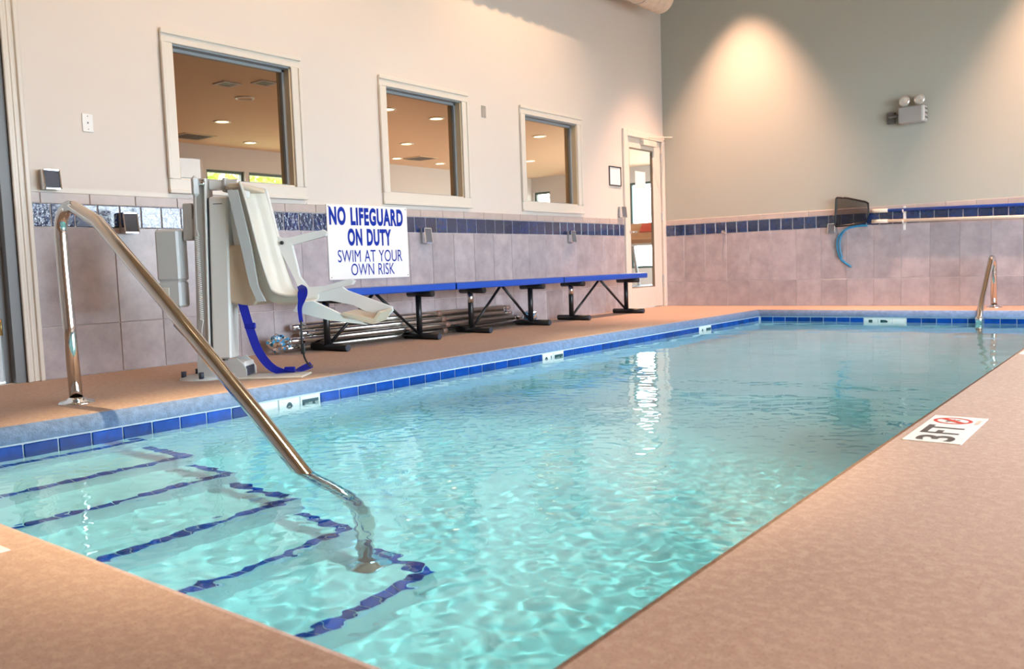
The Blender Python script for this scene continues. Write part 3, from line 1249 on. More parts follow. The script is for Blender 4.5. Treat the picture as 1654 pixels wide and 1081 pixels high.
post = lbox("mast_post", -.062, .018, -.045, .065, .02, 1.20, GREYMET, .006)
lbox("channel_edge", .010, .020, .055, .078, .16, 1.20, WHITEPL, .002, post)
lbox("warning_sticker", -.040, -.028, .0655, .0665, .545, .61, REDPL, .0002, post)
lbox("caution_sticker", -.040, -.022, .0655, .0665, .485, .505, YELLOW, .0002, post)
cover = lbox("mast_cover", .034, .148, -.07, .075, .12, 1.09, WHITEPL, .010)
lbox("cover_recess", .022, .034, -.05, .060, .17, 1.085, SLATE, .002)
lbox("cover_slot", .062, .118, .0755, .0762, 1.045, 1.05, DARKGREY, .0002, cover)
arm = lbox("lift_arm", .02, .20, -.03, .03, 1.135, 1.195, WHITEPL, .006)
lbox("arm_collar", .105, .125, -.036, .036, 1.12, 1.205, GREYMET, .004, arm)
lbox("arm_link", .15, .215, -.14, .03, 1.09, 1.16, WHITEPL, .008)
# foot of the mast
for s in (-1, 1):
    m = MB()
    yy = s * .085
    m.prism([(-.05, .0), (-.05, .12), (-.02, .20), (.045, .19), (.07, .16), (.075, .10), (.19, .125), (.225, .09), (.245, .055), (.245, .012), (.20, .0)], yy - .006, yy + .006, 'y')
    g_ = m.build("side_plate", GREYPL if s < 0 else WHITEPL, LIFT)
    m = MB()
    m.lathe([(.0, -.022), (.016, -.022), (.016, .012)], 10, 0, (.045, yy - .004, .11), 'y')
    m.build("bolt", STEEL_D, g_)
lbox("foot_block", .09, .235, -.078, .078, .01, .10, WHITEPL, .008)
m = MB()
m.bbox(.232, .242, -.07, .07, .014, .072, .003)
m.build("rubber_pad", SLATE, LIFT)
m = MB()
m.lathe([(.0, .022), (.12, .020), (.155, .012), (.16, 0)], 28, 0, (-.03, 0, 0))
bp_ = m.build("base_plate", GREYPL, LIFT)
m = MB()
m.bbox(.12, .60, -.16, .06, 0, .012, .004)
m.build("deck_plate", CREAMPL, LIFT)
for (a, c) in ((-.15, -.06), (-.01, -.14), (-.12, .08)):
    m = MB()
    m.tube([(a, c, .012), (a, c, .05)], .016, 8)
    m.build("anchor_bolt", SLATE, bp_)
# battery box and its bracket
m = MB()
m.bbox(-.255, -.115, -.105, .035, .60, .905, .012)
bat = m.build("battery_box", GREYPL, LIFT)
m = MB()
m.bbox(-.252, -.118, -.102, .032, .44, .598, .012)
m.build("control_box", GREYPL, LIFT)
ctl = LIFT.children[-1]
m = MB()
m.box(-.2565, -.2515, -.085, -.02, .465, .56)
m.build("label_panel", CREAMPL, ctl)
m = MB()
m.bbox(-.235, -.185, -.1075, -.1015, .48, .56, .002)
m.build("socket_panel", CREAMPL, ctl)
for z in (.50, .53):
    m = MB()
    m.lathe([(.0, -.004), (.008, -.004), (.009, .002)], 10, 0, (-.21, -.107, z), 'y')
    m.build("socket", BLACKMATT, ctl)
m = MB()
m.lathe([(.0, -.022), (.014, -.022), (.018, -.012), (.018, .002)], 14, 0, (-.232, -.105, .468), 'y')
m.build("stop_button", REDPL, ctl)
m = MB()
m.bbox(-.135, -.075, -.05, .03, .84, 1.06, .006)
m.bbox(-.08, -.045, -.05, .03, .86, .97, .004)
lean(m.build("box_bracket", GREYMET, LIFT))
for x in (-.19, -.165):
    m = MB()
    m.tube([(x, -.05, .44), (x, -.05, .33), (x + .06, -.05, .26)], .007, 8)
    m.build("cable", DARKGREY, ctl)
# handset with coiled cord
m = MB()
m.bbox(-.012, .028, -.125, -.075, 1.09, 1.215, .018)
hs = m.build("handset", GREYPL, LIFT)
m = MB()
m.tube([(.008, -.08, 1.17), (.06, -.08, 1.17)], .012, 8)
m.build("handset_clip", CHROME, hs)
m = MB()
cp = [(.008, -.10, 1.09), (.004, -.10, 1.02), (.0, -.095, .90)]
for k in range(0, 241):
    t = k / 240
    a = k * 2 * math.pi / 6
    z = .86 - t * .50
    cp.append((-.003 - .004 * t + .0095 * math.cos(a), -.088 + .0095 * math.sin(a), z))
cp += [(-.012, -.085, .30), (-.02, -.08, .20)]
m.tube(cp, .0033, 5)
m.build("coil_cord", WHITEPL, hs)

# chair --------------------------------------------------------------------
OF, OY = .327, .108


def CP(f, b, z):
    return (f + OF, OY - b, z)


def shell_mesh(name, back, hw, wall, lip, thick, matr):
    """lofted tub: stations along the profile, U-shaped section with out-turned lips"""
    rows = []
    n = len(back)
    for i, (f, z) in enumerate(back):
        a = Vector(back[max(0, i - 1)])
        c = Vector(back[min(n - 1, i + 1)])
        t = (c - a).normalized()
        nn = Vector((-t.y, t.x))
        if nn.x < 0 and nn.y < 0:
            nn = -nn
        rows.append((f, z, nn))
    sec = [(-hw - lip, 1.0), (-hw, 1.0), (-hw + .012, .35), (-hw + .035, .06), (-hw * .5, -.02), (0, -.04), (hw * .5, -.02), (hw - .035, .06), (hw - .012, .35), (hw, 1.0), (hw + lip, 1.0)]
    vs, fs = [], []
    for i, (f, z, nn) in enumerate(rows):
        wl = wall[i]
        for (bb, d) in sec:
            vs.append(CP(f + nn.x * d * wl, bb, z + nn.y * d * wl))
    k = len(sec)
    for i in range(n - 1):
        for j in range(k - 1):
            fs.append((i * k + j, i * k + j + 1, (i + 1) * k + j + 1, (i + 1) * k + j))
    m = MB()
    m.add(vs, fs, 0, True)
    o = m.build(name, matr, LIFT)
    so = o.modifiers.new("thickness", 'SOLIDIFY')
    so.thickness = thick
    so.offset = 0
    bv = o.modifiers.new("smooth", 'SUBSURF')
    bv.levels = bv.render_levels = 1
    return o


profile = [(-.125, 1.155), (-.118, 1.13), (-.098, 1.03), (-.072, .90), (-.048, .78), (-.022, .66), (.0, .56), (.025, .495), (.07, .452), (.14, .437), (.22, .440), (.29, .447)]
walls = [.075, .08, .085, .085, .085, .085, .09, .09, .08, .06, .045, .04]
chair = shell_mesh("chair_shell", profile, .185, walls, .05, .018, CREAMPL)
m = MB()                                            # closed head of the tub
m.bbox(CP(-.125, 0, 0)[0], CP(-.035, 0, 0)[0], OY - .21, OY + .21, 1.135, 1.162, .006)
m.build("head_edge", SHADEPL, chair)
# white side rail on the far edge of the shell, with its knuckle
m = MB()
side = [(-.075, 1.165), (-.03, 1.165), (.03, .86), (.115, .815), (.155, .60), (.205, .53), (.23, .47), (.16, .47), (.135, .56), (.075, .70), (.005, .84)]
m.prism([(f + OF, z) for f, z in side], OY + .20, OY + .245, 'y')
sr = m.build("side_rail", WHITEPL, chair)
m = MB()
m.lathe([(.0, -.012), (.012, -.012), (.012, .0)], 10, 0, CP(.058, -.197, .818), 'y')
m.build("pivot", BLACKMATT, sr)
m = MB()
side = [(-.12, 1.12), (-.06, 1.12), (.0, .80), (.03, .55), (.07, .46), (.02, .46), (-.02, .56), (-.06, .80)]
m.prism([(f + OF, z) for f, z in side], OY - .235, OY - .215, 'y')
m.build("side_rail", GREYPL, chair)
m = MB()
m.prism([(f + OF, z) for f, z in ((.04, .80), (.04, .852), (.10, .85), (.325, .893), (.345, .875), (.335, .852), (.115, .80))], OY + .205, OY + .255, 'y')
m.build("arm_rest", WHITEPL, LIFT)
m = MB()
m.prism([(f + OF, z) for f, z in ((.17, .50), (.20, .53), (.33, .535), (.49, .574), (.515, .56), (.50, .537), (.36, .51), (.24, .475), (.20, .45))], OY + .15, OY + .235, 'y')
m.build("arm_rest", WHITEPL, LIFT)
for b0, b1, pl in ((-.235, -.185, [(.20, .435), (.22, .49), (.43, .525), (.46, .50), (.745, .385), (.75, .36), (.69, .30), (.66, .30), (.61, .345), (.50, .405), (.355, .438)]),
                   (.15, .20, [(.22, .395), (.25, .44), (.34, .452), (.49, .375), (.62, .325), (.66, .30), (.43, .335)])):
    m = MB()
    m.prism([(f + OF, z) for f, z in pl], OY - b1, OY - b0, 'y')
    m.build("leg_bracket", WHITEPL, LIFT)
m = MB()
m.prism([(f + OF, z) for f, z in ((.50, .365), (.52, .378), (.70, .335), (.735, .378), (.75, .37), (.70, .302), (.52, .345))], OY - .20, OY + .235, 'y')
m.build("footrest", SHADEPL, LIFT)
m = MB()
m.prism([(f + OF, z) for f, z in ((-.20, .80), (-.23, .62), (-.235, .50), (-.17, .455), (-.10, .437), (-.02, .435), (.01, .47), (-.03, .60), (-.08, .80))], OY - .17, OY + .17, 'y')
bm_o = m.build("back_shell", SHADEPL, LIFT)
bv = bm_o.modifiers.new("round", 'BEVEL')
bv.width = .018
bv.segments = 3
m = MB()
m.prism([(f + OF, z) for f, z in ((-.150, 1.165), (-.105, 1.175), (-.055, .80), (-.05, .715), (-.12, .70), (-.135, .80), (-.155, 1.02))], OY - .13, OY - .06, 'y')
mb_ = m.build("mount_bar", WHITEPL, LIFT)
m = MB()
m.prism([(f + OF, z) for f, z in ((-.155, 1.17), (-.095, 1.182), (-.100, 1.19), (-.160, 1.178))], OY - .135, OY - .055, 'y')
m.build("bar_cap", BLACKMATT, mb_)
for z in (.76, 1.05):
    m = MB()
    m.lathe([(.0, -.01), (.009, -.01), (.009, .0)], 10, 0, (OF - .09 - (z - .76) * .12, OY - .13, z), 'y')
    m.build("bolt", GREYMET, mb_)


def ribbon(name, pts, width, wdir, matr, parent, thick=.003):
    m = MB()
    n = len(pts)
    vs = []
    for i, p in enumerate(pts):
        p = Vector(p)
        a, c = Vector(pts[max(0, i - 1)]), Vector(pts[min(n - 1, i + 1)])
        t = (c - a).normalized()
        w_ = Vector(wdir[i] if isinstance(wdir, list) else wdir)
        w_ = (w_ - t * w_.dot(t)).normalized()
        nn = t.cross(w_) * thick / 2
        hw = (width[i] if isinstance(width, list) else width) / 2
        vs += [p - w_ * hw - nn, p + w_ * hw - nn, p + w_ * hw + nn, p - w_ * hw + nn]
    fs = [(0, 1, 2, 3), (4 * n - 4, 4 * n - 1, 4 * n - 2, 4 * n - 3)]
    for i in range(n - 1):
        for k in range(4):
            fs.append((i * 4 + k, i * 4 + (k + 1) % 4, i * 4 + 4 + (k + 1) % 4, i * 4 + 4 + k))
    m.add(vs, fs)
    return m.build(name, matr, parent)


def smooth(pts, n=6):
    out = []
    P_ = [Vector(p) for p in pts]
    for i in range(len(P_) - 1):
        a, b_, c, d = P_[max(0, i - 1)], P_[i], P_[i + 1], P_[min(len(P_) - 1, i + 2)]
        for k in range(n):
            t = k / n
            out.append(.5 * ((2 * b_) + (c - a) * t + (2 * a - 5 * b_ + 4 * c - d) * t * t + (3 * b_ - a - 3 * c + d) * t ** 3))
    out.append(P_[-1])
    return out


sp = smooth([CP(-.095, .16, .455), CP(-.075, .17, .38), CP(-.045, .17, .26), CP(-.01, .16, .15), (OF + .04, OY - .12, .06), (OF + .10, OY - .08, .022), (OF + .18, OY - .04, .022), (OF + .26, OY, .05)])
straps = ribbon("waist_strap", sp, .052, (.85, .15, .1), STRAP, LIFT)
for (f, b_, z) in ((-.052, .172, .315), (.14, .06, .03)):
    m = MB()
    c = CP(f, b_, z)
    m.bbox(c[0] - .034, c[0] + .034, c[1] - .008, c[1] + .008, c[2] - .018, c[2] + .018, .005)
    m.build("strap_slider", STRAP, straps)
sp = smooth([CP(.265, .19, .545), CP(.295, .235, .52), CP(.29, .245, .47), CP(.272, .235, .41), CP(.276, .232, .33)])
s2 = ribbon("waist_strap", sp, [.024 + .036 * math.exp(-((i - 8) / 6) ** 2) for i in range(len(sp))], (.9, 0, .2), STRAP, LIFT)
m = MB()
c = CP(.276, .232, .22)
m.bbox(c[0] - .012, c[0] + .014, c[1] - .006, c[1] + .006, .14, .205, .004)
m.build("strap_clip", BLACKMATT, s2)
m = MB()
m.tube(smooth([CP(.276, .232, .34), CP(.274, .232, .22), CP(.28, .22, .12), CP(.29, .15, .06), CP(.27, .02, .045)]), .006, 6)
m.build("strap_cord", BLACKMATT, s2)

# ------------------------------------------------------------------ depth markers set on the deck
def deck_marker(name, label, x0_, x1_, y0_, y1_, up, right, group="depth markers on the deck"):
    root = empty(name, ((x0_ + x1_) / 2, (y0_ + y1_) / 2, 0))
    tag(root, label, "depth marker", group)
    hx, hy = (x1_ - x0_) / 2, (y1_ - y0_) / 2
    m = MB()
    m.bbox(-hx, hx, -hy, hy, -.003, .0025, .001)
    m.build("marker_tile", WHITETILE, root)
    R_, U_ = Vector(right), Vector(up)
    L = abs(R_.x) * hx + abs(R_.y) * hy
    Hh = abs(U_.x) * hx + abs(U_.y) * hy

    def P_(a, c):
        return R_ * a + U_ * c + Vector((0, 0, .0028))
    text_obj("lettering", "3", L * .36, Hh * 1.30, INK_GREY, root, P_(-L * .92, -Hh * .68), right, up, bold=.02, depth=.0004)
    text_obj("lettering", "FT", L * .62, Hh * 1.36, INK_GREY, root, P_(-L * .42, -Hh * .62), right, up, bold=.02, depth=.0004)
    # no-diving roundel: red ring, bar and a small figure
    m = MB()
    cx_, cy2, rx, ry = L * .60, Hh * .10, L * .25, Hh * .72
    n = 36
    vs = []
    for k in range(n):
        a = 2 * math.pi * k / n
        for q_ in (1.0, .80):
            vs.append(P_(cx_ + rx * q_ * math.cos(a), cy2 + ry * q_ * math.sin(a)) + Vector((0, 0, .0004)))
    m.add(vs, [(2 * k, 2 * k + 1, (2 * k + 3) % (2 * n), (2 * k + 2) % (2 * n)) for k in range(n)])
    a0 = [P_(cx_ + rx * s * .62 + t * .008, cy2 + ry * s * .62 - t * .008) + Vector((0, 0, .0006)) for s, t in ((-1, -1), (-1, 1), (1, 1), (1, -1))]
    m.add(a0, [(0, 1, 2, 3)])
    m.build("no_diving_ring", INK_RED, root)
    m = MB()
    fig = [(-.5, .25), (-.3, .38), (.1, .12), (.45, .05), (.5, -.08), (.1, -.05), (-.2, .08)]
    m.add([P_(cx_ + a * rx, cy2 + c * ry) + Vector((0, 0, .0003)) for a, c in fig], [tuple(range(len(fig)))])
    hd = [(.32 + .1 * math.cos(k), -.22 + .12 * math.sin(k)) for k in [2 * math.pi * j / 10 for j in range(10)]]
    m.add([P_(cx_ + a * rx, cy2 + c * ry) + Vector((0, 0, .0003)) for a, c in hd], [tuple(range(10))])
    m.build("diver_symbol", INK_GREY, root)
    text_obj("lettering", "NO DIVING", L * .36, Hh * .16, INK_ORANGE, root, P_(L * .42, -Hh * .90), right, up, depth=.0004)
    return root


deck_marker("depth_marker", "white 3 FT marker with a red no-diving ring set in the near deck", 4.937, 5.113, 2.945, 3.447, (-1, 0, 0), (0, 1, 0))
deck_marker("depth_marker", "white depth marker cut off by the right picture edge", 4.925, 5.10, 5.72, 6.22, (-1, 0, 0), (0, 1, 0))
deck_marker("depth_marker", "corner of a white marker at the left edge of the near deck", 3.06, 3.535, .60, .778, (0, 1, 0), (1, 0, 0))

# pale scrap drifting above the lowest step
m = MB()
m.add([(-.02, -.03, 0), (.035, -.035, .002), (.04, .005, .004), (.012, .035, .002), (-.03, .025, 0)], [(0, 1, 2, 3, 4)])
sc = m.build("paper_scrap", mat("cream scrap", (.85, .80, .66), .7), None, (3.42, 1.23, ZW - .795))
so = sc.modifiers.new("thickness", 'SOLIDIFY')
so.thickness = .003
tag(sc, "pale cream scrap lying on the lowest step under water", "scrap")

# ------------------------------------------------------------------ back wall: net, poles, hose, emergency light
net = empty("leaf_net", (2.735, YB - .10, 1.06))
tag(net, "black mesh leaf skimmer net hung on the back wall", "leaf net")
outl = [(-.36, .25), (-.345, .262), (-.23, .247), (-.02, .185), (.012, .165), (.018, .06), (-.01, -.05), (-.18, -.078), (-.36, -.088), (-.372, -.07)]
m = MB()
ol = [(a, 0, c) for a, c in outl]
m.tube(ol + [ol[0]], .012, 8, caps=False)
m.build("net_frame", BLACK, net)


def inside(x, z):
    c = False
    n = len(outl)
    for i in range(n):
        (xa, za), (xb, zb) = outl[i], outl[(i + 1) % n]
        if (za > z) != (zb > z) and x < (xb - xa) * (z - za) / (zb - za) + xa:
            c = not c
    return c


m = MB()
k = -.36
while k < .02:
    zs = [z for z in np.arange(-.09, .27, .004) if inside(k, z)]
    if len(zs) > 2:
        m.box(k - .0021, k + .0021, -.001, .001, min(zs), max(zs))
    k += .0105
k = -.085
while k < .26:
    xs = [x for x in np.arange(-.38, .03, .004) if inside(x, k)]
    if len(xs) > 2:
        m.box(min(xs), max(xs), -.001, .001, k - .0021, k + .0021)
    k += .0105
m.build("net_mesh", BLACKMATT, net)


def wall_pole(label, xa, za, xb, zb, matr, grip):
    root = empty("cleaning_pole", (xa, YB - .06, za))
    tag(root, label, "pole", "cleaning poles on the back wall")
    m = MB()
    m.tube([(0, 0, 0), (xb - xa, 0, zb - za)], .019, 12)
    m.build("pole_tube", matr, root)
    m = MB()
    m.tube([(-.02, 0, 0), (.16, 0, (zb - za) * .16 / (xb - xa))], .0225, 12)
    m.build("grip", grip, root)
    return root


wall_pole("blue cleaning pole on the upper hooks beside the leaf net", 2.80, 1.132, 6.4, 1.053, POLEBLUE, POLEWHITE)
wall_pole("cream cleaning pole on the lower hooks beside the leaf net", 2.80, 1.009, 6.5, .910, POLEWHITE, POLEWHITE)
for x in (3.13, 5.3):
    root = empty("pole_hanger", (x, YB - .008, 1.06))
    tag(root, "white pole bracket holding both cleaning poles near the net" if x < 4 else "white pole bracket further along the cleaning poles", "bracket", "pole brackets")
    m = MB()
    m.bbox(-.014, .014, -.010, 0, -.17, .11, .003)
    m.build("back_strip", WHITEPL, root)
    for z in (.036 if x < 4 else -.011, -.088 if x < 4 else -.146):
        m = MB()
        m.tube([(0, -.01, z), (0, -.085, z), (0, -.09, z + .03)], .008, 8)
        m.build("hook_arm", WHITEPL, root)
m = MB()
hp = smooth([(2.72, YB - .026, .965), (2.60, YB - .026, .965), (2.50, YB - .026, .945), (2.41, YB - .026, .89), (2.365, YB - .026, .80), (2.37, YB - .026, .68), (2.41, YB - .026, .57), (2.53, YB - .026, .475)])
m.tube(hp, .013, 8)
o = m.build("blue_hose", HOSE)
tag(o, "short curved blue hose hanging below the leaf net", "hose")
m = MB()
m.tube(smooth([(2.545, YB - .052, .975), (2.46, YB - .052, .92), (2.41, YB - .052, .82), (2.405, YB - .052, .70), (2.43, YB - .052, .59)]), .009, 8)
m.build("inner_loop", HOSE, o)

em = empty("emergency_light", (3.24, YB, 2.2))
tag(em, "grey two-headed emergency light high on the back wall", "emergency light")
m = MB()
m.bbox(-.30, -.205, -.05, 0, -.07, .06, .008)
m.tube([(-.25, -.045, 0), (-.25, -.10, 0), (-.13, -.12, 0)], .018, 10)
m.build("wall_bracket", mat("dark bracket", (.12, .12, .12), .4), em)
m = MB()
m.bbox(-.14, .13, -.19, -.03, -.10, .085, .012)
hb = m.build("housing", EMERG, em)
m = MB()
m.bbox(.10, .137, -.195, -.025, -.095, .08, .01)
m.build("side_cap", GREYPL, hb)
for z in (-.05, 0, .05):
    m = MB()
    m.bbox(.136, .145, -.15, -.06, z - .01, z + .01, .002)
    m.build("vent_fin", DARKGREY, hb)
for x, ax in ((-.085, -.35), (.075, .35)):
    m = MB()
    m.lathe([(.020, .035), (.047, .018), (.056, -.026), (.058, -.04), (.051, -.04)], 20, 0, (x, -.10, .155), 'y')
    h = m.build("lamp_head", mat("smoky lamp shell", (.52, .50, .46), .25), em)
    m = MB()
    m.lathe([(.0, -.031), (.034, -.037), (.052, -.041), (.053, -.035)], 20, 0, (x, -.10, .155), 'y')
    m.build("lens", REFLECTOR, h)
    m = MB()
    m.tube([(x, -.09, .08), (x, -.09, .12)], .02, 10)
    m.build("neck", EMERG, h)

# ------------------------------------------------------------------ duct under the ceiling
duct = empty("air_duct", (.45, 9.93, 3.93))
tag(duct, "ribbed beige air duct hung near the ceiling corner", "duct")
prof = []
yv = 0.0
while yv > -5.5:
    prof += [(.165, yv), (.182, yv - .03), (.182, yv - .09), (.165, yv - .12)]
    yv -= .14
m = MB()
m.lathe([(.0, .06), (.09, .05), (.14, .03), (.165, 0)] + prof[1:], 28, 0, (0, 0, 0), 'y')
m.build("duct_tube", DUCTM, duct)
for yv in (-.6, -2.4, -4.2):
    m = MB()
    m.box(-.188, -.184, yv - .02, yv + .02, 0, CEIL - 3.93)
    m.box(.184, .188, yv - .02, yv + .02, 0, CEIL - 3.93)
    m.tube([(.186 * math.cos(math.radians(t)), yv, .186 * math.sin(math.radians(t))) for t in range(180, 361, 15)], .006, 6)
    m.build("hanger_strap", STEEL_D, duct)

# ------------------------------------------------------------------ pool hall downlights
POOL_FILL = (1.0, 0.77, 0.48)  # for two unseen spots, put over the pool to brighten its water
SCAL = (1.0, 0.56, 0.37)
DOWN, WASH = (0, 0, -1), (-.72, 0, -1)
LAMPS = ((1.22, 10.02, 1650, 66, .8, SCAL, DOWN), (4.95, 10.02, 1650, 70, .8, SCAL, DOWN),
         (1.75, 7.2, 330, 84, .9, WARM, WASH), (1.75, 4.2, 270, 84, .9, WARM, WASH), (1.75, 1.4, 190, 84, .9, WARM, WASH),
         (5.9, 6.2, 260, 90, .9, WARM, DOWN), (6.0, 1.3, 400, 90, .9, WARM, DOWN),
         (3.15, 2.3, 2000, 46, .6, POOL_FILL, DOWN), (3.2, 6.4, 1000, 48, .6, POOL_FILL, DOWN))
LAMP_AT = ["throwing the warm scallop beside the corner door", "throwing the warm scallop over the cleaning poles", "washing the wall near the third interior window",
           "washing the wall above the lifeguard sign", "washing the wall above the door by the handrail", "over the deck beyond the 3 FT marker", "over the near right deck",
           "over the entry steps, unseen, shaped to brighten the water", "over the middle of the pool, unseen, shaped to brighten the water"]
for (x, y, p, size, bl, colr, aim), at_ in zip(LAMPS, LAMP_AT):
    root = empty("downlight", (x, y, CEIL))
    tag(root, "recessed pool hall ceiling lamp " + at_, "downlight", "pool hall downlights")
    m = MB()
    m.lathe([(.13, 0), (.13, -.012), (.10, -.016), (.092, -.004)], 24)
    m.build("trim_ring", WHITEPL, root)
    m = MB()
    m.lathe([(.0, -.006), (.092, -.006)], 24)
    m.build("lamp_lens", POOLLAMP, root)
    s = spot("downlight_beam", (x, y, CEIL - .03), p, size, bl, colr, .04, aim)

# ------------------------------------------------------------------ room seen through the windows
GX, GY0, GY1, GZ = -6.7, 2.6, 16.7, 2.75
w = MB()
w.box(GX, -WT, GY0, GY1, -.12, 0)
o = w.build("floor_gym", GYMFLOOR)
tag(o, "brown rubber floor of the fitness room behind the windows", "floor", kind="structure")
w = MB()
w.box(GX - .2, -WT, GY0 - .2, GY1 + .2, GZ, GZ + .1)
o = w.build("ceiling_gym", GYMCEIL)
tag(o, "tan ceiling of the fitness room behind the windows", "ceiling", kind="structure")
FW = [(7.90, 8.62), (8.70, 9.75), (10.4, 11.2), (12.6, 13.4)]
FW = [(7.90, 8.62), (8.70, 9.75)]
w = MB()
wall_x(w, GX - .2, GX, GY0 - .2, GY1 + .2, -.12, GZ, [(a, c, 1.55, 2.37) for a, c in FW])
o = w.build("wall_gym_far", GYMWALL)
tag(o, "grey far wall of the fitness room with bright windows", "wall", kind="structure")
EW = [(-6.55, -6.15), (-5.2, -4.2), (-3.93, -2.6), (-2.3, -.8)]
EW = [(-6.64, -6.16), (-4.0, -.7)]
w = MB()
x = GX - .2
for (a, c) in EW:
    w.box(x, a, GY1, GY1 + .2, -.12, GZ)
    w.box(a, c, GY1, GY1 + .2, -.12, .5)
    w.box(a, c, GY1, GY1 + .2, 2.4, GZ)
    x = c
w.box(x, -WT, GY1, GY1 + .2, -.12, GZ)
o = w.build("wall_gym_end", GYMWALL)
tag(o, "grey end wall of the fitness room with a tall bright window", "wall", kind="structure")
w = MB()
w.box(GX - .2, -WT, GY0 - .2, GY0, -.12, GZ)
o = w.build("wall_gym_near", GYMWALL)
tag(o, "grey near wall of the fitness room", "wall", kind="structure")
w = MB()
wall_x(w, -WT, -WT + .1, YB + .2, GY1 + .2, -.12, GZ + .1, [(12.6, 16.3, .35, 2.55)])  # unseen window opening added to brighten the gym's end
portal("daylight_portal", (-WT + .12, 14.45, 1.45), 3.7, 2.2, (-1, 0, 0))
o = w.build("wall_gym_side", GYMWALL)
tag(o, "grey side wall of the fitness room beyond the pool hall, with an unseen opening added for daylight", "wall", kind="structure")
wn = 8
for (a, c) in FW:
    m = MB()
    t = .045
    for bx in ((a, c, 1.55, 1.55 + t), (a, c, 2.37 - t, 2.37), (a, a + t, 1.55 + t, 2.37 - t), (c - t, c, 1.55 + t, 2.37 - t)):
        m.box(GX - .12, GX - .05, *bx)
    o = m.build("window_%d" % wn, DARKFRAME)
    tag(o, "bright far window of the fitness room " + ("showing white sky" if a < 8.5 else "showing pale green trees"), "window", kind="structure")
    portal("daylight_portal", (GX - .15, (a + c) / 2, 1.96), c - a, .82, (1, 0, 0))
    wn += 1
for (a, c) in EW:
    m = MB()
    t = .05
    for bx in ((a, c, .5, .5 + t), (a, c, 2.4 - t, 2.4), (a, a + t, .5 + t, 2.4 - t), (c - t, c, .5 + t, 2.4 - t)):
        m.box(bx[0], bx[1], GY1 + .05, GY1 + .12, bx[2], bx[3])
    o = m.build("window_%d" % wn, DARKFRAME)
    tag(o, "white fitness room window seen through " + ("the third interior window" if a < -6 else "the glass door"), "window", kind="structure")
    portal("daylight_portal", ((a + c) / 2, GY1 + .15, 1.45), c - a, 1.9, (0, -1, 0))
    wn += 1

GYML = [(-3.195, 6.227, 0), (-4.713, 6.918, 1), (-6.05, 8.3, 1), (-6.05, 9.6, 1), (-2.624, 8.977, 1), (-4.582, 10.345, 1), (-2.579, 7.987, 1), (-6.0, 11.5, 1),
        (-6.05, 12.75, 1), (-4.609, 11.6, 1), (-2.645, 11.47, 1), (-4.695, 13.941, 1)]
LAMPLAB = ["in the centre of the largest window's view", "low in the largest window, just above the grey far wall", "cut by the far jamb of the largest window",
           "highest of those inside the middle window", "in the middle of the middle window's view", "cut by the near edge of the middle window",
           "lowest at the near edge of the middle window", "lowest in the middle window, above the wall glow", "cut by the far jamb of the middle window",
           "upper one in the window nearest the glass door", "lower one in the window nearest the glass door"]
G2 = "round lamps in the fitness room ceiling"
for i, (x, y, on) in enumerate(GYML):
    root = empty("ceiling_lamp" if on else "ceiling_speaker", (x, y, GZ))
    if on:
        tag(root, "lit round ceiling lamp " + LAMPLAB[i - 1], "ceiling lamp", G2)
    else:
        tag(root, "round white-rimmed ceiling speaker seen through the largest window", "speaker")
    m = MB()
    m.lathe([(.115, 0), (.115, -.012), (.092, -.016), (.085, -.004)], 20)
    m.build("trim_ring", WHITEPL, root)
    m = MB()
    m.lathe([(.0, -.005), (.088, -.005)], 20)
    m.build("lamp_lens" if on else "grille", GYMLAMP if on else GYMCEIL, root)
    if on:
        near_wall = x < -5.9
        spot("lamp_beam", (x, y, GZ - .03), 80 if near_wall else 38, 100 if near_wall else 120, .5, (1.0, .46, .15), .05)
for (x, y, lab) in ((-6.069, 7.287, "dark square air vent in the ceiling beside the amber wall glow"), (-5.75, 11.86, "dark square air vent in the ceiling seen through the middle window"),
                    (-2.349, 5.907, "flat ceiling vent near the frame of the largest window"), (-2.675, 5.646, "small striped ceiling vent seen through the largest window")):
    root = empty("ceiling_vent", (x, y, GZ))
    tag(root, lab, "vent", "fitness room ceiling vents")
    sz = .26 if x < -5 else .11
    m = MB()
    m.box(-sz, sz, -sz, -sz + .03, -.014, 0)
    m.box(-sz, sz, sz - .03, sz, -.014, 0)
    m.box(-sz, -sz + .03, -sz + .03, sz - .03, -.014, 0)
    m.box(sz - .03, sz, -sz + .03, sz - .03, -.014, 0)
    m.build("frame", GYMWALL if sz < .2 else TRIM_TAN, root)
    k = -sz + .05
    while k < sz - .03:
        m = MB()
        m.box(-sz + .03, sz - .03, k, k + .014, -.011, -.001)
        m.build("louvre", DARKGREY, root)
        k += .045 if sz > .2 else .03

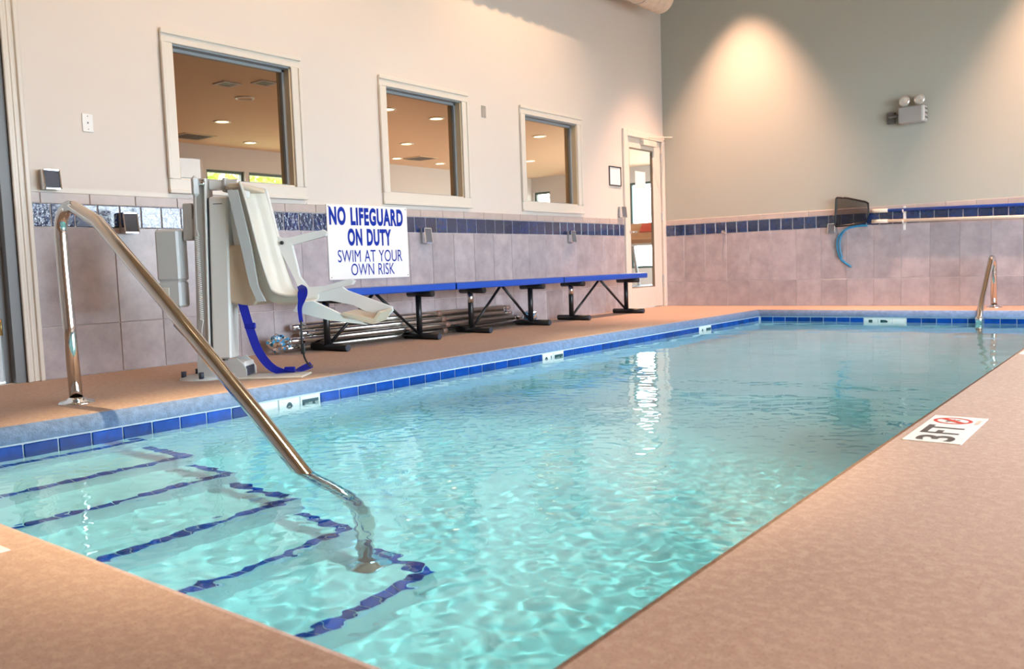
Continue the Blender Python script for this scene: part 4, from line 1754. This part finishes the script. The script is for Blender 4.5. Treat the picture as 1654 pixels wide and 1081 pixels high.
# treadmill
tm = empty("treadmill", (-1.2, 12.2, 0))
tag(tm, "treadmill with a red display seen through the glass door", "treadmill")
m = MB()
m.bbox(-.38, .38, -.95, .95, .0, .24, .02)
m.build("deck_frame", GREYPL, tm)
m = MB()
m.box(-.26, .26, -.9, .6, .241, .246)
m.build("belt", BLACKMATT, tm)
for s in (-1, 1):
    m = MB()
    m.tube([(s * .36, .55, .2), (s * .36, .35, .92), (s * .36, .10, .95)], .028, 10)
    m.build("upright", GREYMET, tm)
    m = MB()
    m.tube([(s * .36, .40, .94), (s * .36, -.15, .95)], .026, 10)
    m.build("hand_bar", WHITEPL, tm)
m = MB()
m.prism([(.15, .93), (.45, .97), (.40, 1.28), (.33, 1.27), (.10, 1.0)], -.36, .36, 'x')
con = m.build("console", ORANGEPL, tm)
m = MB()
m.add([(-.14, .305, 1.255), (.14, .305, 1.255), (.14, .20, 1.12), (-.14, .20, 1.12)], [(0, 1, 2, 3)])
dp = m.build("display", REDPL, con)
so = dp.modifiers.new("thickness", 'SOLIDIFY')
so.thickness = .012
m = MB()
m.bbox(-.36, .36, -.1, .42, .90, .93, .008)
m.build("tray", WHITEPL, tm)

# outside: ground and trees beyond the far windows
m = MB()
m.box(-40, GX - .25, -20, 40, -.25, -.15)
o = m.build("ground_lawn", LAWN)
tag(o, "lawn outside the fitness room windows", "lawn", kind="structure")
m = MB()
m.box(XR + .25, 40, -20, 40, -.25, -.15)
m.box(-6.9, XR + .25, YB + .25, 40, -.25, -.15)
o = m.build("ground_paving", PAVING)
tag(o, "pale paving outside the pool hall windows", "paving", kind="structure")


def tree(x, y, h, r, seed, label):
    rr = random.Random(seed)
    root = empty("tree", (x, y, -.15))
    tag(root, label, "tree", "trees beyond the fitness room")
    m = MB()
    m.tube([(0, 0, 0), (.05, .03, h * .35), (.0, .08, h * .6)], .1, 8, radii=[.13, .10, .06])
    m.build("trunk", BARK, root)
    m = MB()
    for k in range(900):
        d = Vector((rr.gauss(0, 1), rr.gauss(0, 1), rr.gauss(0, 1))).normalized() * r * rr.uniform(.55, 1.0)
        c = Vector((d.x, d.y, h * .68 + d.z * .9))
        a = Vector((rr.gauss(0, 1), rr.gauss(0, 1), rr.gauss(0, 1))).normalized()
        b_ = a.orthogonal().normalized()
        s = rr.uniform(.10, .2)
        m.add([c - a * s, c + b_ * s * .5, c + a * s, c - b_ * s * .5], [(0, 1, 2, 3)])
    o = m.build("foliage", LEAF, root)
    o["kind"] = "stuff"


tree(-13.5, 13.6, 4.8, 1.7, 3, "pale yellow-green tree outside the far window behind the lift chair")
tree(-15.5, 16.8, 5.2, 1.9, 5, "leafy tree further off outside the far window")

# lamps refract through the rippled water and draw light nets on the pool floor
water.cycles.is_caustics_caster = True
for o in [basin, steps, rail] + list(basin.children) + list(steps.children) + list(rail.children):
    if o.type == 'MESH':
        o.cycles.is_caustics_receiver = True
